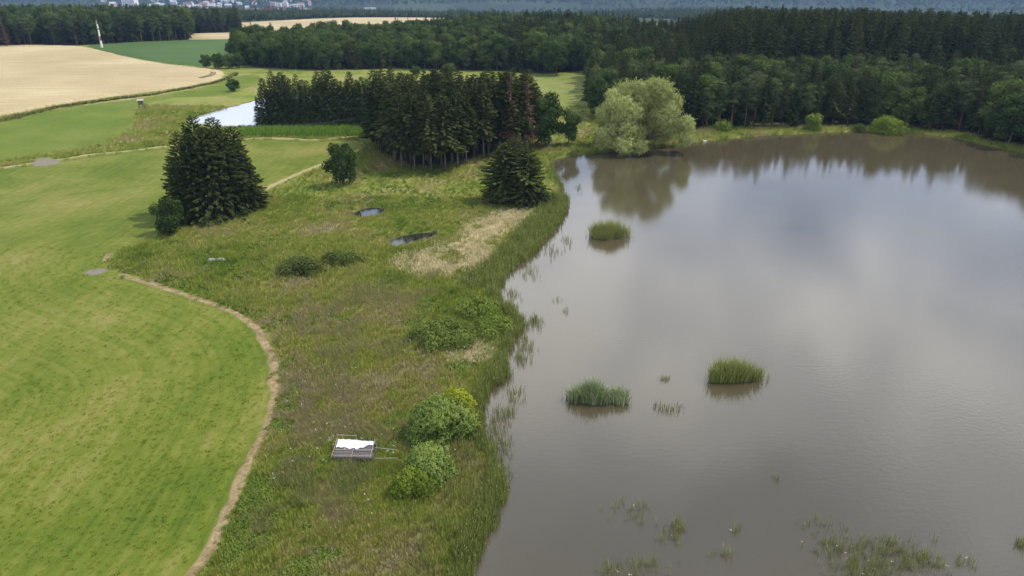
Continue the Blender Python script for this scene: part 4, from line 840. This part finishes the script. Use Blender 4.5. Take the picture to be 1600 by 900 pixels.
# reed islands standing in the pond: each one thing
def reed_island(x, y, rx, ry, h, n, mat, label, seed, gap=None, wd=.022):
    r = np.random.default_rng(seed); V = []; F4 = []; F3 = []; T = []
    for i in range(n):
        a = r.uniform(0, 6.28); q = r.random()**.55*(1+.22*math.sin(3*a+seed)+.1*math.sin(7*a))*(1.25 if r.random() < .08 else 1); bx, by = q*rx*math.cos(a), q*ry*math.sin(a)
        if gap and abs(bx-gap) < .18 and r.random() < .8: continue
        hh = h*r.uniform(.45,1.15)*(1.0-.25*q)*(.72+.5*float(vn(bx*1.0, by*1.0, .8, seed+90))); lx, ly = r.normal(0,.26)*hh, r.normal(0,.26)*hh; b = r.uniform(0, 3.14); wx, wy = wd*math.cos(b), wd*math.sin(b); k = len(V)
        V += [(bx-wx,by-wy,-.3),(bx+wx,by+wy,-.3),(bx+lx*.4+wx,by+ly*.4+wy,hh*.6),(bx+lx*.4-wx,by+ly*.4-wy,hh*.6),(bx+lx,by+ly,hh)]
        F4.append((k,k+1,k+2,k+3)); F3.append((k+3,k+2,k+4)); T += [r.random()]*5
    o = link('reed_clump', mesh_np('reed_clump', V, [np.array(F4), np.array(F3)], [mat], T), loc=(x, y, 0)); return tag(o, label, 'reeds', 'reed clumps standing in the pond')
reed_island(*(17.54,126.13), 3.3, 1.5, 3.2, 2300, M_REED, 'farthest compact green reed clump in the pond', 1)
reed_island(*(26.32,75.71), 3.1, 1.0, 2.9, 2300, M_REED, 'upright dark green reed clump in open water at right', 2, gap=.25)
reed_island(*(8.89,71.18), 2.2, 1.3, 2.4, 1700, M_REEDP, 'pale greyish reed clump nearest the left bank, larger half', 4, wd=.026)
reed_island(*(11.92,70.92), 1.4, 1.0, 1.9, 800, M_REEDP, 'pale greyish reed clump, smaller right half beside the larger', 5, wd=.024)
reed_island(*(17.44,69.08), 1.7, 1.1, .9, 120, M_REEDS, 'thin scattered reeds between the pale and the dark clumps', 6)
reed_island(*(18.21,75.71), .7, .45, .9, 70, M_REEDS, 'tiny thin reed clump above the scattered reeds', 7)
# scattered stems in the shallows
sp_ = []
for (x, y), rx, ry, n in [((10.69,52.37),2.2,1.4,34), ((13.92,49.75),1.4,1.4,34), ((14.64,50.55),.5,.4,18), ((10.51,45.82),2.6,1.0,46), ((8.08,45.33),1.2,.8,26), ((17.66,47.03),.6,.5,13), ((27.51,50.31),2.0,.9,22), ((27.53,47.62),2.8,1.6,70), ((31.13,47.25),3.4,1.7,120), ((33.8,46.17),3.0,1.2,80),
                          ((29,45.47),4.5,1.0,120), ((36.97,46.17),1.2,.7,14), ((19.58,50.07),.4,.3,6), ((25.6,57.06),.5,.3,5), ((43.33,48.37),.5,.5,18), ((7.7,94.58),.5,.3,5), ((14.95,157.83),.8,3,10), ((9.82,122.74),1.0,5,22), ((6.8,98.09),.6,.8,6),
                          ((-0.98,61.98),1.0,3.2,60), ((-0.7,67.81),1.2,2.2,56), ((0.44,72),.9,1.6,30), ((-1.63,65.14),1.0,3,60), ((-1.06,58.04),.9,2.0,50), ((-2.02,52.37),.9,2.6,60), ((1.83,84.12),1.0,2.6,60), ((3.19,90.67),1.2,2.2,70), ((0.97,80.72),1.2,1.8,40), ((0,99.93),1.4,3,40), ((3.1,109.25),1.6,3,34), ((6.89,118.88),1.4,3,34)]:
    for _ in range(n): sp_.append((x+R_.normal(0, rx*.5), y+R_.normal(0, ry*.5), -.05))
sparse = [tuft_mesh('water_reed', 60+k, 5, .75+.15*k, .16, .016, M_REEDS, .35) for k in range(3)]+[tuft_mesh('water_reed', 64, 8, .9, .2, .018, M_REED, .25), clump_mesh('drift_clump', 65, .16, .10, 10, .06, M_STRAW)]
scatter('shallow_reeds', sp_, R_.uniform(0, 6.28, len(sp_)), R_.uniform(.6,1.3,len(sp_)), R_.choice([0,1,2,3,4], len(sp_), p=[.27,.27,.18,.2,.08]), sparse, 'sparse reed stems standing in the pond shallows', 'reeds')

# ------------------------------------------------------------------ wooden shed with tarpaulin
def shed():
    x, y = (-15.6,58.61); root = empty('shed', (x, y+.1, float(gz(x, y))), math.radians(-3)); tag(root, 'small weathered board shed with white tarpaulin on the bank', 'shed')
    W_, D_, zf, zb = 3.85, 2.0, .7, 1.3; sl = math.atan2(zb-zf, D_); rot = Matrix.Rotation(sl, 3, 'X')
    for px in (-W_/2+.06, W_/2-.06):
        for py, zt in ((.05, zf-.05), (D_-.05, zb-.05)): MB().box((px, py, zt/2-.1), (.12,.12,zt+.2)).build('post', M_WOOD, root)
    b = MB()
    for px in (-W_/2+.1, 0, W_/2-.1): b.box((px, D_/2, (zf+zb)/2-.06), (.08, D_*1.02/math.cos(sl), .1), rot)
    roof = b.build('roof', M_WOOD, root)
    n = 9
    for i in range(n):      # roof boards lying across the slope
        f = (i+.5)/n; MB().box((random.uniform(-.04,.04), D_*f, zf+(zb-zf)*f+.03+.012*(i % 2)), (W_+random.uniform(-.1,.15), D_/n*1.02/math.cos(sl)-.035, .035), rot).build('roof_board', M_WOOD, roof)
    for i in range(4): MB().box((0, -.03, .12+.175*i), (W_-.02, .03, .15)).build('front_board', M_WOOD, root)
    for i in range(6): MB().box((0, D_+.03, .12+.205*i), (W_-.02, .03, .18)).build('back_board', M_WOOD, root)
    for sx in (-1, 1):
        for i in range(3): MB().box((sx*(W_/2+.005), D_/2, .15+.2*i), (.03, D_-.05, .17)).build('side_board', M_WOOD, root)
    # tarpaulin over the upper part of the roof, with folds and a ragged lower edge
    nu, nv = 34, 18; V = []
    for j in range(nv):
        for i in range(nu):
            u = i/(nu-1); v = j/(nv-1); top = .97-.05*sstep(.5,.62,u)-.02*u; low = .50+.05*math.sin(u*9)+.03*math.sin(u*31)-.04*(u < .5)+.16*float(sstep(.62,1,u))
            f = low+(top-low)*v; lift = .15+.035*math.sin(u*17+v*3)*math.sin(v*6+u*4)+.025*math.sin(u*41+v*9)+.07*math.exp(-((u-.5)/.03)**2)
            V.append((-W_/2*.94+u*W_*.95, D_*f, zf+(zb-zf)*f+lift))
    I = np.arange(nu*nv).reshape(nv, nu); F = np.stack([I[:-1,:-1], I[:-1,1:], I[1:,1:], I[1:,:-1]], -1).reshape(-1,4)
    V = np.array(V); V2 = V-np.array([0,0,.015]); nV = len(V)
    rim = np.concatenate([I[0], I[1:,-1], I[-1,-2::-1], I[-2:0:-1,0]]); r2 = np.roll(rim, -1); side = np.stack([rim, r2, r2+nV, rim+nV], -1)
    link('tarpaulin', mesh_np('tarpaulin', np.concatenate([V, V2]), np.concatenate([F, F[:, ::-1]+nV, side]), [M_TARP], smooth=True), root)
    zt = lambda f: zf+(zb-zf)*f+.17
    for u in (-W_/2-.02, -.02, W_/2-.1):
        MB().tube([(u-.05, -.12, zt(-.04)), (u+.02, D_*1.02, zt(1.05))], .028, 6).build('batten', M_LATH, root)
    for f, u1 in ((.01, W_/2), (.2, 0.0), (.34, W_/2-.2)):
        MB().tube([(-W_/2-.05, D_*f-.02, zt(f)+.05), (u1, D_*f+.04, zt(f)+.05)], .024, 6).build('batten', M_LATH, root)
    for px in (-W_/2-.04, -.05): MB().tube([(px, D_+.08, .0), (px, D_+.12, 1.85)], .03, 6).build('rail_post', M_LATH, root)
    MB().tube([(-W_/2-.06, D_+.1, 1.82), (-.03, D_+.1, 1.78)], .028, 6).build('rail', M_LATH, root)
    MB().tube([(W_/2-.2, D_*.75, zb-.4), (W_/2+2.3, D_*.55, .95)], .026, 6).build('rail', M_LATH, root)
    MB().tube([(W_/2+.3, .1, .62), (W_/2+2.4, .22, .66)], .03, 6).build('rail', M_LATH, root)
    for k in range(3): MB().tube([(W_/2+.5+.8*k, .13+.03*k, -.2), (W_/2+.5+.8*k, .13+.03*k, .7)], .03, 6).build('rail_post', M_LATH, root)
shed()

# ------------------------------------------------------------------ mast, hide, cables, stones
def mast():
    x, y = (-247.1,462); root = empty('mast', (x, y, float(gz(x, y)))); tag(root, 'tall slim red and white banded mast by the green crop', 'mast')
    zs = [0, 4.6, 7.2, 10.8, 11.6, 13.9, 16.5]; cols = [M_WHITE, M_RED, M_WHITE, M_RED, M_WHITE, M_RED]
    rad = lambda z: .62-.022*z
    for i in range(6):
        b = MB(); b.tube([(0,0,zs[i]+.01), (0,0,zs[i+1]-.01)], [rad(zs[i]), rad(zs[i+1])], 10); b.tube([(0,0,zs[i+1]-.16), (0,0,zs[i+1]-.06)], rad(zs[i+1])+.06, 10)
        b.build('band', cols[i], root)
    MB().tube([(0,0,16.4),(0,0,18.4)], .05, 6).build('antenna', M_RED, root)
    b = MB()
    for s in (-.2, .2): b.tube([(s,-.95,0),(s,-.45,16)], .03, 5)
    for k in range(40): f = k/40; b.tube([(-.2,-.95+.5*f,16*f),(.2,-.95+.5*f,16*f)], .02, 4)
    b.build('ladder', M_WHITE, root)
mast()
def hide():
    x, y = (-126.7,253.87); root = empty('hunting_hide', (x, y, float(gz(x, y))), .3); tag(root, 'grey raised hunting hide with pale roof at the meadow edge', 'hide')
    for sx in (-1, 1):
        for sy in (-1, 1): MB().tube([(sx*.95, sy*.95, -.2), (sx*.62, sy*.62, 1.9)], .07, 6).build('leg', M_GBARK, root)
    b = MB(); b.tube([(-.9,-.9,.4),(.7,-.68,1.6)], .04, 5); b.tube([(.9,-.9,.4),(-.7,-.68,1.6)], .04, 5); b.build('brace', M_GBARK, root)
    MB().box((0,0,1.93), (1.6,1.6,.08)).build('floor', M_WOOD, root)
    b = MB()
    for z in (2.05, 2.8):
        for k in range(4): b.box(Matrix.Rotation(k*math.pi/2, 3, 'Z') @ Vector((0, -.71, z)), (1.36,.04,.06), Matrix.Rotation(k*math.pi/2, 3, 'Z'))
    cabin = b.build('cabin', M_WOOD, root)
    for k in range(4):
        a = k*math.pi/2; rt = Matrix.Rotation(a, 3, 'Z')
        for j in range(5): p = rt @ Vector((-.6+.3*j, -.75, 2.42)); MB().box(p, (.28,.04,.88), rt).build('wall_board', M_WOOD, cabin)
    for sx in (-1, 1):
        for sy in (-1, 1): MB().box((sx*.72, sy*.72, 2.9), (.08,.08,.75)).build('corner_post', M_WOOD, root)
    MB().box((0,0,3.36), (2.1,2.1,.07), Matrix.Rotation(.14, 3, 'X')).build('roof', M_LATH, root)
    b = MB()
    for s in (.85, 1.3): b.tube([(s,1.9,0),(s-.1,.8,1.95)], .04, 5)
    for k in range(6): f = (k+.5)/6; b.tube([(.85-.1*f,1.9-1.1*f,1.95*f),(1.3-.1*f,1.9-1.1*f,1.95*f)], .03, 4)
    b.build('ladder', M_GBARK, root)
hide()
PA, PB = (-73.33,182.81), (-35.27,200.4)
for (x, y), lb in ((PA, 'wooden cable pole hidden behind the meadow spruce clump'), (PB, 'wooden cable pole inside the spruce grove')):
    root = empty('utility_pole', (x, y, float(gz(x, y)))); tag(root, lb, 'pole')
    MB().tube([(0,0,-.5),(0,0,8.9)], [.14,.10], 8).build('pole', M_GBARK, root); MB().box((0,0,8.5), (.1,1.2,.1)).build('crossarm', M_GBARK, root)
for k, (dz, lb) in enumerate(((8.72, 'upper of two thin cables sagging in front of the spruce row'), (8.5, 'lower of two thin cables sagging in front of the spruce row'))):
    p = []
    for i in range(25): f = i/24; p.append((PA[0]+(PB[0]-PA[0])*f, PA[1]+(PB[1]-PA[1])*f+(-.5+k), dz+.4-(1.3+.25*k)*4*f*(1-f)))
    tag(MB().tube(p, .022, 5).build('cable', M_CABLE), lb, 'cable', 'cables by the spruce row')
def stone(x, y, sx, sy, sz, label, seed):
    r = random.Random(seed); n, m = 12, 7; V = []; F = []
    for j in range(m):
        for i in range(n):
            th = math.pi*.5*j/(m-1)*1.15; a = 2*math.pi*i/n; q = 1+.16*math.sin(a*3+seed)+r.uniform(-.08,.08)
            V.append((math.sin(th)*math.cos(a)*sx*q, math.sin(th)*math.sin(a)*sy*q, math.cos(th)*sz*(1+r.uniform(-.06,.06))))
    for j in range(m-1):
        for i in range(n): F.append((j*n+i, j*n+(i+1)%n, (j+1)*n+(i+1)%n, (j+1)*n+i))
    o = link('stone', mesh_np('stone', V, np.array(F), [M_STONE], smooth=False), loc=(x, y, float(gz(x, y))+.25)); tag(o, label, 'stone', 'pale stones in the rough grass')
stone(*(-49.31,111.88), .85, .6, .55, 'larger pale stone in the rough grass below the spruce clump', 1)
stone(*(-47.94,112.16), .75, .5, .40, 'smaller pale stone right of the larger one in the grass', 2)

for k, ((x0, y0), (x1, y1)) in enumerate((((-135.69,327.25),(-139.65,347.14)), ((-134.19,326.26),(-137.76,346.04)))):
    p = [(x0+(x1-x0)*f+3.0*math.sin(f*2.6), y0+(y1-y0)*f) for f in np.linspace(0, 1, 14)]
    b = MB(); V = []
    for (px, py) in p:
        z = float(gz(px, py))+.98
        V += [(px-.45,py,z),(px+.45,py,z),(px-.45,py,z-.5),(px+.45,py,z-.5)]
    b.add(V, [(i*4,i*4+1,i*4+5,i*4+4) for i in range(13)]+[(i*4+1,i*4+3,i*4+7,i*4+5) for i in range(13)]+[(i*4+2,i*4,i*4+4,i*4+6) for i in range(13)])
    tag(b.build('wheel_track', M_TRACK), 'dark curved wheel track at the tip of the wheat field, '+('left one' if k == 0 else 'right one'), 'track', 'wheel tracks in the wheat', 'structure')

# ------------------------------------------------------------------ animals
def skin_body(name, verts, edges, rad, mat, parent, sub=2):
    me = bpy.data.meshes.new(name); me.from_pydata(verts, edges, []); me.materials.append(mat); o = link(name, me, parent)
    sk = o.modifiers.new('skin', 'SKIN')
    for i, v in enumerate(me.skin_vertices[0].data): v.radius = rad[i] if hasattr(rad[i], '__len__') else (rad[i], rad[i]); v.use_root = (i == 0)
    sb = o.modifiers.new('sub', 'SUBSURF'); sb.levels = sb.render_levels = sub; return o
def deer(x, y, rz, label, sc=1.0):
    root = empty('deer', (x, y, float(gz(x, y))), rz, sc); tag(root, label, 'deer', 'deer at the edge of the grove')
    v = [(-.42,0,.86),(-.15,0,.82),(.18,0,.84),(.42,0,.90),(.62,0,1.06),(.74,0,1.20),(.86,0,1.22),(1.02,0,1.14)]; r = [.15,.155,.16,.14,.085,.07,.075,.032]; e = [(i,i+1) for i in range(7)]
    def leg(pts, root_i, rs):
        s = root_i
        for p, q in zip(pts, rs): v.append(p); r.append(q); e.append((s, len(v)-1)); s = len(v)-1
    for s in (-1, 1):
        leg([(-.44,s*.10,.66),(-.36,s*.10,.52),(-.50,s*.10,.34),(-.45,s*.10,.0)], 0, [.09,.055,.03,.022]); leg([(.38,s*.09,.62),(.40,s*.09,.34),(.39,s*.09,.0)], 3, [.06,.032,.022])
        leg([(.82,s*.09,1.32),(.80,s*.13,1.42)], 6, [.028,.018])
    leg([(-.56,0,.84)], 0, [.04]); skin_body('body', v, e, r, M_FUR, root)
deer(*(-32.81,172.57), math.radians(170), 'red-brown deer in the grass by the grove, left of two'); deer(*(-31.62,172.87), math.radians(15), 'red-brown deer in the grass by the grove, right of two')
def bird():
    x, y = (54.44,205.87); root = empty('water_bird', (x, y, 0), math.radians(200), 1.25); tag(root, 'white water bird floating beside the willow', 'bird')
    v = [(-.42,0,.10),(-.2,0,.16),(.1,0,.16),(.34,0,.16),(.44,0,.38),(.42,0,.62),(.52,0,.70),(-.56,0,.2)]; e = [(0,1),(1,2),(2,3),(3,4),(4,5),(5,6),(0,7)]; r = [.11,.2,.2,.12,.05,.045,.06,.03]
    skin_body('body', v, e, r, M_FEATHER, root); MB().tube([(.56,0,.70),(.68,0,.66)], [.028,.008], 6).build('beak', M_BEAK, root)
bird()
x, y = (53.12,207.97); tag(MB().tube([(x-2.2,y+.4,.15),(x,y,.25),(x+1.3,y-.2,.05)], [.09,.08,.04], 7).tube([(x-.4,y,.22),(x+.5,y+.5,.6)], [.05,.015], 5).build('fallen_branch', M_LATH), 'bare fallen branch in the water by the willow', 'branch')

# ------------------------------------------------------------------ the far town
def house(x, y, wd, dp, h, wall, roof, label, group, flat=False, rz=0.0, name='house', cat='house'):
    root = empty(name, (x, y, float(gz(x, y))), rz); tag(root, label, cat, group)
    MB().box((0,0,h/2-1.5), (wd,dp,h+3)).build('wall', wall, root)
    b = MB()
    if flat: b.box((0,0,h+.35), (wd+.6,dp+.6,.7))
    else:
        a = dp*.45; V = [(-wd/2-.4,-dp/2-.5,h-.2),(wd/2+.4,-dp/2-.5,h-.2),(wd/2+.4,dp/2+.5,h-.2),(-wd/2-.4,dp/2+.5,h-.2),(-wd/2-.4,0,h+a),(wd/2+.4,0,h+a)]
        b.add(V, [(0,1,5,4),(2,3,4,5),(0,4,3),(1,2,5),(0,3,2,1)])
    b.build('roof', roof, root)
    n = max(2, int(wd/7))
    if h > 8:
        for fl in range(int(h/4)):
            MB().box((0,-dp/2-.05,2.2+fl*4.0), (wd*.9,.12,1.3)).build('window_band', M_GLASS, root)
    return root
for (x, y), wd, dp, h, m, fl, lb in [((-1456,2990.3),52,26,30,M_PLASTER,True,'largest white block of the far town, above the wood'), ((-901.5,2957),18,12,19,M_PINKP,True,'salmon apartment block in the far town'), ((-876.6,2946),18,12,17,M_PLASTER,True,'white apartment block right of the salmon one in the town'),
    ((-858.6,2968),20,12,18,M_PLASTER,True,'tallest white apartment block in the far town, right of centre'), ((-826.6,2957),30,12,10,M_PLASTER,True,'long low white block right of the apartment blocks'), ((-800.4,2968),24,12,11,M_PLASTER,False,'white row building near the right end of the town'),
    ((-777.6,3013),10,10,14,M_PLASTER,False,'slim white building at the right end of the town'), ((-524.1,2871.4),42,20,5,M_PLASTER,True,'long white hall alone in the far valley woods'), ((-814,2759),52,18,6,M_PLASTER,True,'long pale hall below the apartment blocks'),
    ((-862.1,2717.9),24,18,9,M_PLASTER,True,'pale hall left of the long hall below the town'), ((-656,2601.6),10,9,7,M_PLASTER,False,'white house alone right of the long hall'), ((-1036,2810.3),24,14,7,M_PLASTER,True,'pale hall between town and far wood'), ((-1108,2830.4),20,12,6,M_PLASTER,True,'pale low hall left of the other pale hall')]:
    house(x, y, wd, dp, h, m, M_GREYROOF if fl else M_ROOF, lb, None, fl, rnd(-.15,.15), 'building', 'building')
r_ = random.Random(9)
for k in range(150):
    px = None
    while px is None or (198 < px < 214):
        px = r_.choice([r_.uniform(225,480), r_.uniform(235,420), r_.uniform(235,400), r_.uniform(140,192)] if k > 5 else [r_.uniform(170,190)])
    f = (px-800)/1142.5; dist = r_.choice([r_.uniform(2650, 2800), r_.uniform(2900, 3300)])
    house(f*dist*.934, dist, r_.uniform(13,30), r_.uniform(9,12), r_.uniform(6,10), r_.choice([M_PLASTER]*6+[M_PINKP]), r_.choice([M_ROOF,M_GREYROOF,M_GREYROOF]), 'pale house among the houses of the far hazy town', 'houses of the far town', False, r_.uniform(-.5,.5))

# ------------------------------------------------------------------ the air
m, nt = newmat('haze'); pv = nd(nt, 'ShaderNodeVolumePrincipled', i_Density=0.65e-4, i_Anisotropy=0.0); pv.inputs['Color'].default_value = (.40,.62,1.0,1)
o = nd(nt, 'ShaderNodeOutputMaterial'); nt.links.new(pv.outputs[0], o.inputs['Volume'])
zlo, zhi = float(Z.min())-1.5, max(60.0, float(Z.max())+45)
hz = MB().box((0, 4550, (zlo+zhi)/2), (13400, 9600, zhi-zlo)).build('haze', m); tag(hz, 'thin bluish summer haze over the valley', 'haze', kind='stuff')
